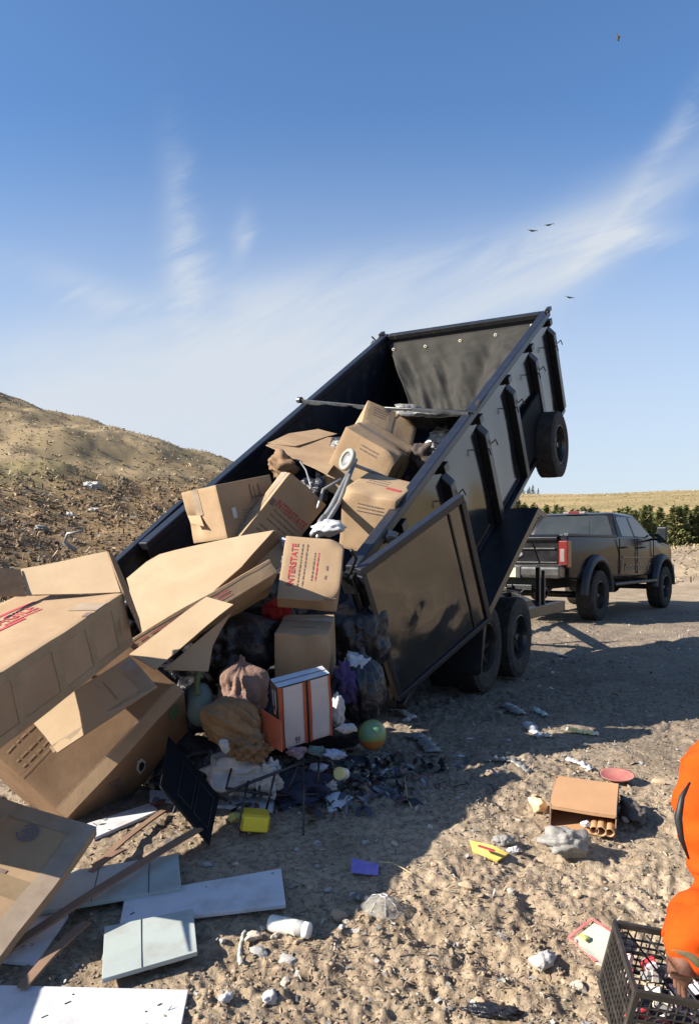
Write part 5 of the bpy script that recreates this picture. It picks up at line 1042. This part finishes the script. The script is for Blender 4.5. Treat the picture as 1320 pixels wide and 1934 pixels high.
blob('crumpled_paper', 'scrap of white paper inside the open box', 1108, 1555, 3.72, .025, .02, .02, PAP, 2, .5, 3, None, 'paper', part='paper')
# --- bags, rocks and litter in the sun
def rest(name, label, px, py, rx, ry, rz, mat, seed, amp=.3, fr_=2.3, M=None, cat='bag', ridge=True, part='film', lift=.0, sub=4):
    g = G(px, py); c = g+V3((0, 0, rz*.75+lift)); t = thing(name, g, label, cat); crumple(part, mat, c, (rx, ry, rz), M, seed, amp, fr_, sub, ridge, t, flat=g.z-.005); return t
FILM = pmat('clear_film', (.30, .29, .27), (.20, .195, .18), 9, .5, .008, 30, spec=.3, alpha=.8)
rest('plastic_bag', 'crumpled grey plastic bag beside the small open box', 1068, 1618, .11, .09, .075, FILM, 5, .55, 2.2)
rest('paper_bag', 'rounded cream coloured lump left of the small open box', 1016, 1538, .052, .05, .045, pmat('cream_lump', (.60, .45, .26), (.5, .37, .22), 8, .85, .004, 20), 6, .25, 1.8, None, 'bag')
rest('dark_cloth', 'dark folded rag lying right of the small open box', 1195, 1555, .065, .10, .05, pmat('brown_black_rag', (.06, .05, .045), (.10, .085, .07), 12, .8), 7, .4, 2.2, None, 'rag', part='cloth')
rest('bottle', 'small pale bottle cap end beside the dark folded rag', 1180, 1558, .02, .025, .02, WHITEC, 3, .1, 1, None, 'bottle', False, 'bottle_body')
g = G(920, 1612, .02); t = thing('snack_packet', g-V3((0, 0, .02)), 'yellow snack packet with a red mark lying in the sunlit dirt', 'packet'); pts = [GB(x, y, h) for x, y, h in ((887, 1590, .03), (930, 1597, .05), (958, 1612, .03), (936, 1625, .02), (890, 1607, .02))]
YP = pmat('yellow_packet', (.62, .46, .12), (.5, .36, .08), 20, .35, .003, 40); sheet('packet', pts, YP, t, .012, YP, amp=.01, curl=.02, step=.02); q0 = GB(903, 1596, .065); q1 = GB(935, 1606, .065); MB().box(q0, q1-q0, V3((-.006, -.022, .0)), V3((0, 0, .003))).build('red_mark', RED, t)
rest('film_scrap', 'clear crumpled wrapper touching the yellow snack packet', 950, 1600, .05, .04, .025, FILM, 8, .5, 2.6, None, 'wrapper')
rest('film_scrap', 'small clear wrapper just right of the crumpled clear one', 970, 1612, .03, .02, .02, WBAG, 18, .5, 2.6, None, 'wrapper')
c = G(1165, 1468, .03); t = thing('plastic_plate', c-V3((0, 0, .03)), 'faded pink red oval plastic plate behind the small open box', 'plate'); M = mat4(V3((.95, -.3, 0)).normalized(), V3((.3, .95, 0)).normalized(), V3((0, 0, 1)), c) @ Matrix.Rotation(.15, 4, 'X') @ Matrix.Diagonal((.85, .8, .8, 1)); m = MB(); m.lathe(M, [(0, -.008), (.07, -.006), (.10, .012), (.108, .016), (.105, .010), (.07, -.012), (0, -.014)], 30); m.build('plate', pmat('faded_red', (.42, .10, .09), (.34, .15, .12), 20, .5), t, True)
c = G(545, 1752, .028); t = thing('white_can', c-V3((0, 0, .03)), 'white spray can lying on its side on the gravel', 'can'); d = (GB(578, 1748, .03)-GB(513, 1735, .03)).normalized(); M = axis_m(c, d); L = .075; CANW = pmat('can_white', (.62, .6, .55), (.46, .44, .38), 14, .35)
m = MB(); m.lathe(M, [(0, -L), (.027, -L), (.030, -L*.92), (.030, L*.72), (.026, L*.78)], 28); m.build('can_body', CANW, t, True); m = MB(); m.lathe(M, [(.026, L*.78), (.0285, L*.8), (.0285, L*1.08), (.024, L*1.14), (0, L*1.14)], 24); m.build('cap', pmat('can_cap', (.7, .7, .68), None, rough=.4), t, True); m = MB(); m.lathe(M, [(.0304, -L*.3), (.0304, L*.45)], 28, math.radians(0), math.radians(300)); m.build('label', pmat('can_label', (.75, .74, .68), (.45, .43, .35), 60, .5), t, True)
c = G(722, 1727, .0); t = thing('plastic_dome', c, 'clear round plastic dome lid on the dirt', 'lid'); CLEAR = pmat('clear_plastic', (.42, .41, .36), (.32, .31, .27), 30, .18, .002, 40, spec=.7, alpha=.42)
m = MB(); M = Matrix.Translation(c) @ Matrix.Rotation(.12, 4, 'Y'); m.lathe(M, [(.0, .055), (.03, .052), (.055, .038), (.07, .015), (.078, .005), (.084, .006)], 36); m.build('dome', CLEAR, t, True); m = MB(); m.lathe(M, [(.009, .056), (.014, .060), (.017, .056)], 16)
m.build('vent_ring', WHITEP, t, True); m = MB(); [m.tube([M @ V3((.015*math.cos(k), .015*math.sin(k), .056)), M @ V3((.055*math.cos(k), .055*math.sin(k), .040)), M @ V3((.075*math.cos(k), .075*math.sin(k), .012))], .0015, 4) for k in np.linspace(0, 5.6, 8)]; m.build('dome_ribs', WHITEC, t)
# white and clear strips of film
def strip(label, pts, w, mat, name='plastic_strip', cat='plastic strip', hgt=.012):
    p = [G(x, y, hgt) for x, y in pts]; t = thing(name, p[0]-V3((0, 0, hgt)), label, cat); n = len(p)*8; vs = []; g = random.Random(len(label))
    for i in range(n+1):
        f_ = i/n*(len(p)-1); k = min(int(f_), len(p)-2); q = p[k].lerp(p[k+1], f_-k); d = (p[k+1]-p[k]).normalized(); s = d.cross(V3((0, 0, 1)))*w*g.uniform(.35, .65); z = V3((0, 0, g.uniform(0, .03)))
        vs += [q-s+z*.5, q+z, q+s+z*.3]
    m = MB(); m.add(vs, [(i*3+k, i*3+k+1, i*3+k+4, i*3+k+3) for i in range(n) for k in (0, 1)]); o = m.build('film', mat, t, True); s_ = o.modifiers.new('t', 'SOLIDIFY'); s_.thickness = .002
strip('white torn plastic strip on the shaded ground right of the trailer wheels', [(993, 1366), (1003, 1380), (1015, 1392), (1040, 1398)], .07, WBAG)
strip('long thin grey film strip on the shaded ground', [(918, 1432), (940, 1438), (970, 1448), (1000, 1462)], .05, GREYBAG)
strip('small pale green film scrap behind the white torn strip', [(1008, 1343), (1030, 1352)], .05, pmat('pale_green', (.3, .42, .36), (.4, .45, .4), 20, .4))
strip('silver and yellow wrapper on the shade edge', [(1070, 1380), (1095, 1384), (1130, 1388)], .07, pmat('yellow_silver', (.62, .6, .5), (.75, .55, .12), 26, .35, lo=.45, hi=.55))
strip('white strip lying across the shade edge above the pink plate', [(1070, 1440), (1092, 1446), (1118, 1458)], .04, WBAG)
strip('bent black and white plastic strap stuck in the gravel', [(463, 1762), (455, 1790), (452, 1808), (458, 1822)], .018, pmat('dirty_white', (.55, .52, .46), (.15, .14, .12), 18, .6))
strip('clear film scrap below the purple card', [(665, 1690), (680, 1695), (700, 1697)], .05, FILM)
strip('grey film fragment on the shaded ground near the trailer', [(778, 1385), (800, 1392), (818, 1412)], .12, GREYBAG)
def straw(label, pts, r=.0022):
    p = [G(x, y, .012+.01*(i % 2)) for i, (x, y) in enumerate(pts)]; t = thing('dry_stalk', p[0]-V3((0, 0, .01)), label, 'stalk'); MB().tube(p, r, 6).build('stem', pmat('straw', (.62, .47, .28), (.5, .36, .2), 20, .8), t, True)
strip('torn grey sheeting on the shaded ground behind the thin grey strip', [(950, 1330), (968, 1340), (985, 1352)], .09, GREYBAG)
strip('flattened pale wrapper on the shaded ground right of the trailer tyres', [(1035, 1232), (1060, 1238), (1080, 1236)], .08, GREYBAG)
strip('small white film scrap on the shaded ground near the black bag', [(752, 1340), (768, 1350), (782, 1356)], .05, WBAG)
straw('long dry grass stalk right of the purple card', [(716, 1630), (738, 1634), (760, 1643), (778, 1655)]); straw('thin pale stalk standing alone on shaded gravel', [(764, 1468), (766, 1490), (770, 1512), (777, 1530)])
for (px, py, s, lb) in ((430, 1905, .02, 'white bone like scrap near the bottom edge, left one of two'), (510, 1897, .022, 'white bone like scrap near the bottom edge, right one of two'), (1030, 1828, .035, 'crumpled white tissue in the dirt left of the crate'), (668, 1692, .016, 'tiny torn white foil just under the purple card'), (768, 1360, .03, 'white scrap near the trailer door shade'), (645, 1760, .012, 'white chip of plastic by the dome lid')):
    rest('litter_scrap', lb, px, py, s*1.4, s, s*.8, WHITEC, int(px), .6, 2.5, Matrix.Rotation(1.0, 3, 'Z'), 'litter', sub=3, part='scrap')
pts = [GB(x, y, h) for x, y, h in ((1075, 1778, .01), (1118, 1742, .05), (1152, 1765, .05), (1150, 1830, .02), (1122, 1822, .02))]; t = thing('foil_pouch', pts[0], 'torn red edged food pouch lying against the black crate', 'pouch'); POU = pmat('pouch_foil', (.46, .42, .33), (.36, .40, .34), 12, .35, .003, 30); sheet('pouch', pts, POU, t, .006, POU, amp=.008, curl=.012, step=.02)
PR = pmat('pouch_red', (.45, .09, .09), (.5, .2, .17), 20, .4)
for a_, b_ in ((0, 4), (1, 2), (0, 1)): d = pts[b_]-pts[a_]; w = d.cross(V3((0, 0, 1))).normalized()*-.012; MB().box(pts[a_]+V3((0, 0, .008)), d, w, V3((0, 0, .003))).build('red_edge', PR, t)
crumple('yellow_print', pmat('yellow_green_print', (.6, .55, .05), (.4, .5, .2), 30, .4), GB(1103, 1770, .045), (.022, .022, .006), None, 3, .3, 2, 3, True, t)
g = G(930, 1925); t = thing('black_film', g, 'dark scrap of plastic at the bottom edge of the photo', 'plastic scrap'); crumple('film', BLKBAG, g+V3((0, 0, .01)), (.09, .03, .02), Matrix.Rotation(-.1, 3, 'Z'), 5, .6, 2.6, 4, True, t)
# single stones and clods
g = random.Random(5); k = 0
RK = [pmat('pale_rock', (.44, .38, .30), (.34, .29, .23), 12, .9, .004, 30), pmat('brown_clod', (.38, .28, .18), (.30, .21, .14), 14, .95, .005, 40), pmat('grey_rock', (.33, .32, .30), (.25, .24, .23), 12, .9, .004, 30)]
def rock(px, py, s, mt, label, sd):
    p = G(px, py); t = thing('rock', p, label, 'rock', None); me = crumple('stone', RK[mt], p+V3((0, 0, s*.35)), (s*g.uniform(.9, 1.3), s*g.uniform(.7, 1), s*g.uniform(.5, .75)), Matrix.Rotation(g.uniform(0, 6), 3, 'Z'), sd, .5, 1.3, 2, True, t, smooth=False); return t
spots_ = [(490, 1806, .028, 2), (545, 1820, .03, 2), (478, 1780, .03, 0), (522, 1838, .016, 1), (540, 1862, .02, 0), (520, 1775, .016, 0), (497, 1762, .014, 0), (745, 1598, .02, 0), (655, 1745, .016, 0), (640, 1730, .03, 1), (365, 1800, .02, 0), (560, 1790, .014, 1), (420, 1780, .016, 2), (880, 1690, .025, 1), (965, 1692, .018, 0), (1000, 1780, .02, 1), (905, 1905, .02, 1), (1090, 1865, .03, 0), (1070, 1850, .022, 1), (1010, 1512, .02, 1), (978, 1556, .014, 0), (1090, 1690, .02, 1), (600, 1590, .018, 2), (560, 1605, .016, 2), (690, 1590, .02, 2), (445, 1640, .014, 0), (390, 1640, .02, 2), (620, 1680, .018, 2), (1240, 1480, .03, 1), (820, 1640, .018, 1)]
lab = ['grey angular rock in the rubble patch beside the black and white strap', 'grey block shaped rock lower in the rubble patch under the white can']
for i, (px, py, s, mt) in enumerate(spots_):
    t = rock(px, py, s, mt, ('pale', 'brown', 'grey')[mt]+' angular stone lying loose on the dirt', i+3); t['group'] = 'loose stones on the dirt, '+('pale', 'brown', 'grey')[mt]
# pale scraps out on the mound
for i, (px, py, D, s, mt, lb) in enumerate(((175, 922, 31, .30, WHITEC, 'torn white sheeting snagged on the mound where grass meets rubbish'), (133, 975, 26, .17, WHITEC, 'pale scrap of rubbish on the mound, left of the smaller white one'), (178, 965, 27, .15, WHITEC, 'small white scrap of rubbish on the mound below the torn sheeting'), (78, 1003, 24, .25, GREYBAG, 'grey dented object half buried in the mound'), (70, 978, 26, .2, WOOD, 'tan splintered board end sticking out of the mound'),  (290, 960, 27, .2, SACKR, 'brown rag on the mound left of the trailer end'))):
    x_, _, _ = P(px, py, 1); Yd = D
    for _i in range(30):
        v = P(px, py, Yd); Yd += (v.z-gzf(v.x, v.y))*1.2; Yd = min(60, max(12, Yd))
    v = P(px, py, Yd); t = thing('rubbish_scrap', v, lb, 'rubbish'); crumple('scrap', mt, v+V3((0, 0, s*.25)), (s, s*.6, s*.6), None, 60+i, .9, 2.6, 4, True, t)
Yd = 20.; pts = []
for (px, py) in ((145, 1040), (122, 1025), (128, 1008), (158, 1003)): v = P(px, py, 21.5); pts.append(v)
ALU2 = ALU; t = thing('bent_pipe', pts[0], 'bent pale metal strip curling out of the spoil behind the FRAGILE carton', 'metal strip'); MB().tube(pts, [.07, .06, .045, .03], 8).build('pipe', GREYBAG, t, True)
# --- folded walker in the load
wk = thing('folded_walker', P(650, 960, 6.2), 'folded wheeled walker with grey frame among the boxes, two small wheels showing', 'walker'); WK = pmat('walker_grey', (.30, .30, .29), (.22, .22, .21), 12, .4, metal=.4)
for nm, ps_, r_ in (('frame_tube', [(672, 868, 6.3), (640, 950, 5.9), (600, 1015, 5.4)], .016), ('frame_tube', [(660, 893, 6.25), (625, 960, 5.85), (590, 1010, 5.45)], .022), ('cross_tube', [(668, 878, 6.28), (700, 890, 6.4), (735, 905, 6.5)], .016), ('cross_tube', [(645, 905, 6.2), (610, 925, 6.2), (600, 960, 6.0)], .012), ('brake_cable', [(567, 872, 6.9), (578, 888, 6.8), (583, 905, 6.6), (588, 920, 6.5)], .007), ('frame_tube', [(612, 1008, 5.4), (604, 985, 5.6), (612, 975, 5.7)], .018)):
    MB().tube([P(*q) for q in ps_], r_, 8).build(nm, WK, wk, True)
for px, py, D, ax in ((656, 868, 6.15, (-.75, -.5, .3)),):
    c = P(px, py, D); M = axis_m(c, ax); m = MB(); m.lathe(M, [(.060, -.018), (.085, -.018), (.092, 0), (.085, .018), (.060, .018), (.060, -.018)], 28); w = m.build('wheel', pmat('grey_wheel_rubber', (.3, .29, .26), (.22, .22, .2), 9, .7), wk, True); m = MB(); m.lathe(M, [(0, .014), (.02, .014), (.06, .006), (.06, -.006), (0, -.014)], 20); m.build('wheel_disc', WK, w, True)
# pale rubbish in the load
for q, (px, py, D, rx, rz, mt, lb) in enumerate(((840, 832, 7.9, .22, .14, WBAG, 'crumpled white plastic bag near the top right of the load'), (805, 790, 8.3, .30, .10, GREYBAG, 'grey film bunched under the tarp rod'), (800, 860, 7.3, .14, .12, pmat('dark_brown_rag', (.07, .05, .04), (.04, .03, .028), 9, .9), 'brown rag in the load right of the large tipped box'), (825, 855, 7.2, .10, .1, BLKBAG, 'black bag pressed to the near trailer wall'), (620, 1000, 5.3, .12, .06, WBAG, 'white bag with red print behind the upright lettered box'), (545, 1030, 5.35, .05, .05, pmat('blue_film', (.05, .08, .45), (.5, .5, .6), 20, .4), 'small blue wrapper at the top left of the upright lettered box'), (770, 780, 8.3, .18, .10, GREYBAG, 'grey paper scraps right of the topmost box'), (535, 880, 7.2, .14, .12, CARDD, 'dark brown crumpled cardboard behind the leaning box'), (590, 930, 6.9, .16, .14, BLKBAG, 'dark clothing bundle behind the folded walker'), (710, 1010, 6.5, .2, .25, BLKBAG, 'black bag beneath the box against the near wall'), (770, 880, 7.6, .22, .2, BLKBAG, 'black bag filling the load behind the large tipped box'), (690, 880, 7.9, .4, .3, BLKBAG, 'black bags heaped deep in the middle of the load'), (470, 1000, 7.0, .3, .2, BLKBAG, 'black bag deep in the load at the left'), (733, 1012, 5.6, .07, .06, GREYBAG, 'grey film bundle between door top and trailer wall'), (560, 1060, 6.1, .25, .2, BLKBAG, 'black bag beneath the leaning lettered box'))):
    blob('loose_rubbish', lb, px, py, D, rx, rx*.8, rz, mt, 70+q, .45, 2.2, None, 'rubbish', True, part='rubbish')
# ------------------------------------------------------------------ crate and person
O, a, b, c = fr('crate', 1.15, 1.12, 1.02); t = thing('milk_crate', O+(a+b)/2+c, 'black plastic milk crate full of rubbish at the lower right corner', 'crate')
an, bn, cn = a.normalized(), b.normalized(), c.normalized(); cen = O+(a+b+c)/2
def lattice(Q, e1, e2, nm, nu=9, nv=9):
    """open grid wall: thick rim, ribs both ways"""
    n = e1.cross(e2).normalized(); n = n if n.dot(cen-Q) > 0 else -n; L1, L2 = e1.length, e2.length; u = e1.normalized(); v = e2.normalized(); m = MB(); M = mat4(u, v, n, Q)
    m.lbox(M, (0, 0, -.003), (L1, .020, .009)); m.lbox(M, (0, L2-.022, 0), (L1, L2, .010)); m.lbox(M, (0, .020, 0), (.016, L2-.022, .0105)); m.lbox(M, (L1-.016, .020, 0), (L1, L2-.022, .0105))
    for i in range(1, nu): m.lbox(M, (L1*i/nu-.0018, .020, .0012), (L1*i/nu+.0018, L2-.022, .0078))
    for j in range(1, nv): h = .0018 if j not in (3, 6) else .005; m.lbox(M, (.016, .03+(L2-.05)*j/nv-h, .0), (L1-.016, .03+(L2-.05)*j/nv+h, .009))
    return m.build(nm, CRATE, t, bevel=.0012)
[lattice(Q_, e_, c, 'side', 13, 8) for Q_, e_ in ((O, a), (O+b, a), (O, b), (O+a, b))]
M = mat4(an, bn, -cn, O+c*.97); m = MB()
for i in range(8): m.lbox(M, (a.length*i/8+.008, 0, 0), (a.length*i/8+.02, b.length, .006)); m.lbox(M, (0, b.length*i/8+.008, -.002), (a.length, b.length*i/8+.018, .004))
m.build('base', CRATE, t)
# upright rib bars seen through the mouth
m = MB(); 
for u in (.30, .48): m.tube([O+a*(u-.15)+b*.02+c*.12, O+a*(u+.12)+b*.5+c*.30, O+a*(u+.28)+b*.98+c*.34], .003, 6)
sp2 = thing('bent_wires', O+a*.3+b*.5+c*.3, 'two thin black wires crossing the mouth of the crate', 'wire'); m.build('wires', BLACKP, sp2, True)
g = random.Random(11)
cols = [pmat('crate_red', (.55, .04, .05), (.45, .06, .06), 9, .4), pmat('crate_pink', (.62, .4, .4), (.7, .55, .5), 12, .5), pmat('crate_cream', (.66, .58, .46), (.55, .48, .38), 9, .6), pmat('crate_white', (.72, .68, .66), (.6, .56, .55), 9, .5), BLACKP, pmat('crate_grey', (.25, .24, .24), (.18, .18, .18), 9, .5)]
nm = ['red', 'pinkish', 'cream', 'white', 'black', 'grey']
k = 0
for i in range(4):
    for j in range(5):
        u = .14+.22*i+g.uniform(-.03, .03); v = .12+.19*j+g.uniform(-.03, .03); col = (i*2+j*3+g.randrange(2)) % 6; Cc = O+a*u+b*v+c*(.46+g.uniform(-.08, .12)); Mx = Matrix.Rotation(g.uniform(0, 3), 3, 'Z') @ Matrix.Rotation(g.uniform(-.6, .6), 3, 'X') @ Matrix.Rotation(g.uniform(-.5, .5), 3, 'Y')
        th_ = thing('small_carton', Cc, nm[col]+' small printed packet jumbled inside the black crate', 'packet', nm[col]+' packets in the crate'); m = MB(); m.cbox(Cc, g.uniform(.045, .07), g.uniform(.03, .045), g.uniform(.018, .03), Mx); q = m.build('packet', cols[col], th_, bevel=.002); m = MB(); m.cbox(Cc, .02, .046, .0305, Mx); m.build('print_band', cols[(col+3) % 6], th_); k += 1
crumple('rubbish_fill', BLKBAG, O+a*.5+b*.5+c*.78, (a.length*.42, b.length*.42, .045), None, 3, .3, 3, 4, True, t)
# person crouching beside the crate, reaching in
hand = O+a*.50+b*.50+c*.30
J = {'pelvis': (1.86, 2.70, .36), 'belly': (1.80, 2.66, .52), 'chest': (1.62, 2.58, .74), 'neck': (1.50, 2.50, .93), 'headb': (1.46, 2.46, 1.0), 'head': (1.43, 2.42, 1.08), 'headt': (1.43, 2.43, 1.17),
     'shL': (1.70, 2.36, .82), 'elL': (1.62, 2.08, .60), 'wrL': (1.50, 1.98, .40)}
J['shR'] = tuple(P(1356, 1425, 2.42)); J['elR'] = tuple(P(1366, 1680, 2.30))
J = {k: V3(v) for k, v in J.items()}
wr = P(1287, 1828, 2.13); J['wrR'] = wr
def skin(name, pts, edges, mat, parent, root=0, sub=2, disp_amp=0, dfr=9):
    """pts: list of (position, radius) or (position, (rx, ry))"""
    me = bpy.data.meshes.new(name); o0 = V3(); q = parent
    while q is not None: o0 += q.location; q = q.parent
    me.from_pydata([tuple(V3(p)-o0) for p, r in pts], edges, []); o = bpy.data.objects.new(name, me); COL.objects.link(o); o.parent = parent
    m = o.modifiers.new('skin', 'SKIN'); m.use_smooth_shade = True
    for i, (p, r) in enumerate(pts):
        sv = me.skin_vertices[0].data[i]; sv.radius = r if isinstance(r, tuple) else (r, r); sv.use_root = (i == root)
    s = o.modifiers.new('sub', 'SUBSURF'); s.levels = s.render_levels = sub
    dg = bpy.context.evaluated_depsgraph_get(); dg.update(); m2 = bpy.data.meshes.new_from_object(o.evaluated_get(dg)); o.modifiers.clear(); o.data = m2; m2.materials.clear(); m2.materials.append(mat); m2.shade_smooth()
    if disp_amp:
        for v in m2.vertices:
            w = v.co+o0; v.co += v.normal*disp_amp*(1.4*(.45-abs(mnoise.noise(w*dfr)))+mnoise.noise(w*dfr*.5))
    return o
ps_ = thing('person', (1.45, 2.4, gzf(1.45, 2.4)), 'person in a bright orange sweatshirt crouching at the right edge, reaching into the crate', 'person')
legs = [((1.76, 2.78, .34), .10), ((1.52, 2.92, .50), .075), ((1.62, 3.06, .06), .05)]
pts = [(J['pelvis'], .14), (J['belly'], .13), (J['chest'], .14), (J['neck'], .06), (J['headb'], .06), (J['head'], .088), (J['headt'], .07)]
ed = [(0, 1), (1, 2), (2, 3), (3, 4), (4, 5), (5, 6)]
def chain(frm, lst):
    for p, r in lst: pts.append((V3(p), r)); ed.append((frm, len(pts)-1)); frm = len(pts)-1
    return frm
hd = (hand-wr).normalized()
w1 = chain(2, [(J['shR'], .06), (J['elR'], .042), (J['elR'].lerp(wr, .6), .036), (wr, .029), (wr+hd*.035, (.034, .024)), (wr+hd*.075, (.041, .020))])
side = hd.cross(V3((.4, -.6, .7))).normalized(); dn = V3((0, 0, -1))
for q, (L_, off_) in enumerate(((.068, -.030), (.078, -.010), (.074, .010), (.058, .029))):
    k0 = wr+hd*.088+side*off_; d1 = (hd+dn*.25).normalized(); d2 = (hd*.5+dn*.9).normalized(); d3 = (hd*.0+dn).normalized()
    chain(w1, [(k0, .0105), (k0+d1*L_*.42, .0092), (k0+d1*L_*.42+d2*L_*.33, .0085), (k0+d1*L_*.42+d2*L_*.33+d3*L_*.28, .0072)])
tb = wr+hd*.03-side*.028; chain(w1-1, [(tb, .013), (tb-side*.022+hd*.03+dn*.01, .011), (tb-side*.022+hd*.055+dn*.03, .009)])
w2 = chain(2, [(J['shL'], .06), (J['elL'], .042), (J['wrL'], .028), (J['wrL']+V3((-.03, -.03, -.06)), .034)])
for q in range(5):
    k0 = J['wrL']+V3((-.04+.018*q, -.05-.006*q, -.11)); chain(w2, [(k0, .010), (k0+V3((-.01, 0, -.035)), .009), (k0+V3((.0, .01, -.06)), .008)])
for sx in (0, 1):
    dx = V3((.0, 0, 0)) if sx == 0 else V3((.24, -.42, 0)); chain(0, [(V3(legs[0][0])+dx*.4, .10), (V3(legs[1][0])+dx, .07), (V3(legs[2][0])+dx, .05), (V3((1.50, 3.02, -.04))+dx, .04)])
body_ = skin('body', pts, ed, SKIN, ps_, 0, 2)
# face
hc = J['head']; fw = V3((-.72, -.45, -.35)).normalized(); sd_ = fw.cross(V3((0, 0, 1))).normalized(); upv = sd_.cross(fw)
crumple('hair', HAIR, hc+upv*.035-fw*.02, (.10, .105, .095), None, 3, .12, 3, 4, True, ps_)
m = MB(); m.tube([hc+fw*.085+upv*.01, hc+fw*.115-upv*.02, hc+fw*.09-upv*.03], [.008, .014, .01], 8); m.build('nose', SKIN, ps_, True)
for s_ in (-1, 1):
    m = MB(); m.lathe(Matrix.Translation(hc+fw*.082+sd_*s_*.032+upv*.012), [(.011*math.sin(u), -.011*math.cos(u)) for u in np.linspace(.05, 3.1, 8)], 12); m.build('eye', WHITEP, ps_, True)
    crumple('ear', SKIN, hc+sd_*s_*.092, (.012, .02, .03), None, 2, .1, 2, 3, False, ps_)
m = MB(); m.tube([hc+fw*.082-upv*.055-sd_*.025, hc+fw*.09-upv*.055, hc+fw*.082-upv*.055+sd_*.025], .006, 8); m.build('mouth', pmat('lips', (.3, .1, .08), None), ps_, True)
# clothes
shirt = [(J['pelvis']+V3((0, 0, .05)), .165), (J['belly'], .165), (J['chest'], .17), (J['neck']-V3((0, 0, .03)), .085)]
se = [(0, 1), (1, 2), (2, 3)]
shirt += [(J['shR'], .105), (P(1334, 1535, 2.38), .100), (P(1352, 1635, 2.33), .078), (J['elR'], .074), (P(1334, 1745, 2.22), .084), (P(1305, 1795, 2.16), .070), (P(1286, 1822, 2.135), .050)]
se += [(2, 4), (4, 5), (5, 6), (6, 7), (7, 8), (8, 9), (9, 10)]
shirt += [(J['shL'], .10), (J['elL'], .075), (J['elL'].lerp(J['wrL'], .9), .05)]; se += [(2, 11), (11, 12), (12, 13)]
skin('sweatshirt', shirt, se, ORANGE, ps_, 1, 3, .026, 11)
ax = (wr-J['elR']).normalized(); M = axis_m(J['elR'].lerp(wr, .97), ax); m = MB(); m.lathe(M, [(.050, -.030), (.053, -.022), (.053, -.010), (.047, -.004), (.036, -.002), (.030, -.006)], 24); m.build('cuff', CUFF, ps_, True)
tr_ = [(J['pelvis']+V3((0, 0, .0)), .17)]; te = []
for sx in (0, 1):
    dx = V3((.0, 0, 0)) if sx == 0 else V3((.24, -.42, 0)); i0 = len(tr_); tr_ += [(V3(legs[0][0])+dx*.4, .125), (V3(legs[1][0])+dx, .092), (V3(legs[2][0])+dx+V3((0, 0, .04)), .07)]; te += [(0, i0), (i0, i0+1), (i0+1, i0+2)]
skin('trousers', tr_, te, DENIM, ps_, 0, 2, .006, 8)
for sx in (0, 1):
    dx = V3((.0, 0, 0)) if sx == 0 else V3((.24, -.42, 0)); p = V3((1.56, 3.03, 0))+dx; p.z = gzf(p.x, p.y)+.055; crumple('boot', BLACKP, p, (.15, .055, .06), None, 3, .12, 1.4, 3, False, ps_, flat=p.z-.05)

m = MB(); m.tube([P(1302, 1478, 2.30), P(1287, 1505, 2.27), P(1280, 1545, 2.26), P(1286, 1585, 2.26), P(1300, 1622, 2.27)], [.003, .008, .011, .008, .003], 8); m.build('dark_sleeve_streak', BLACKP, ps_, True)  # added dark tube standing in for a dark streak beside the sleeve
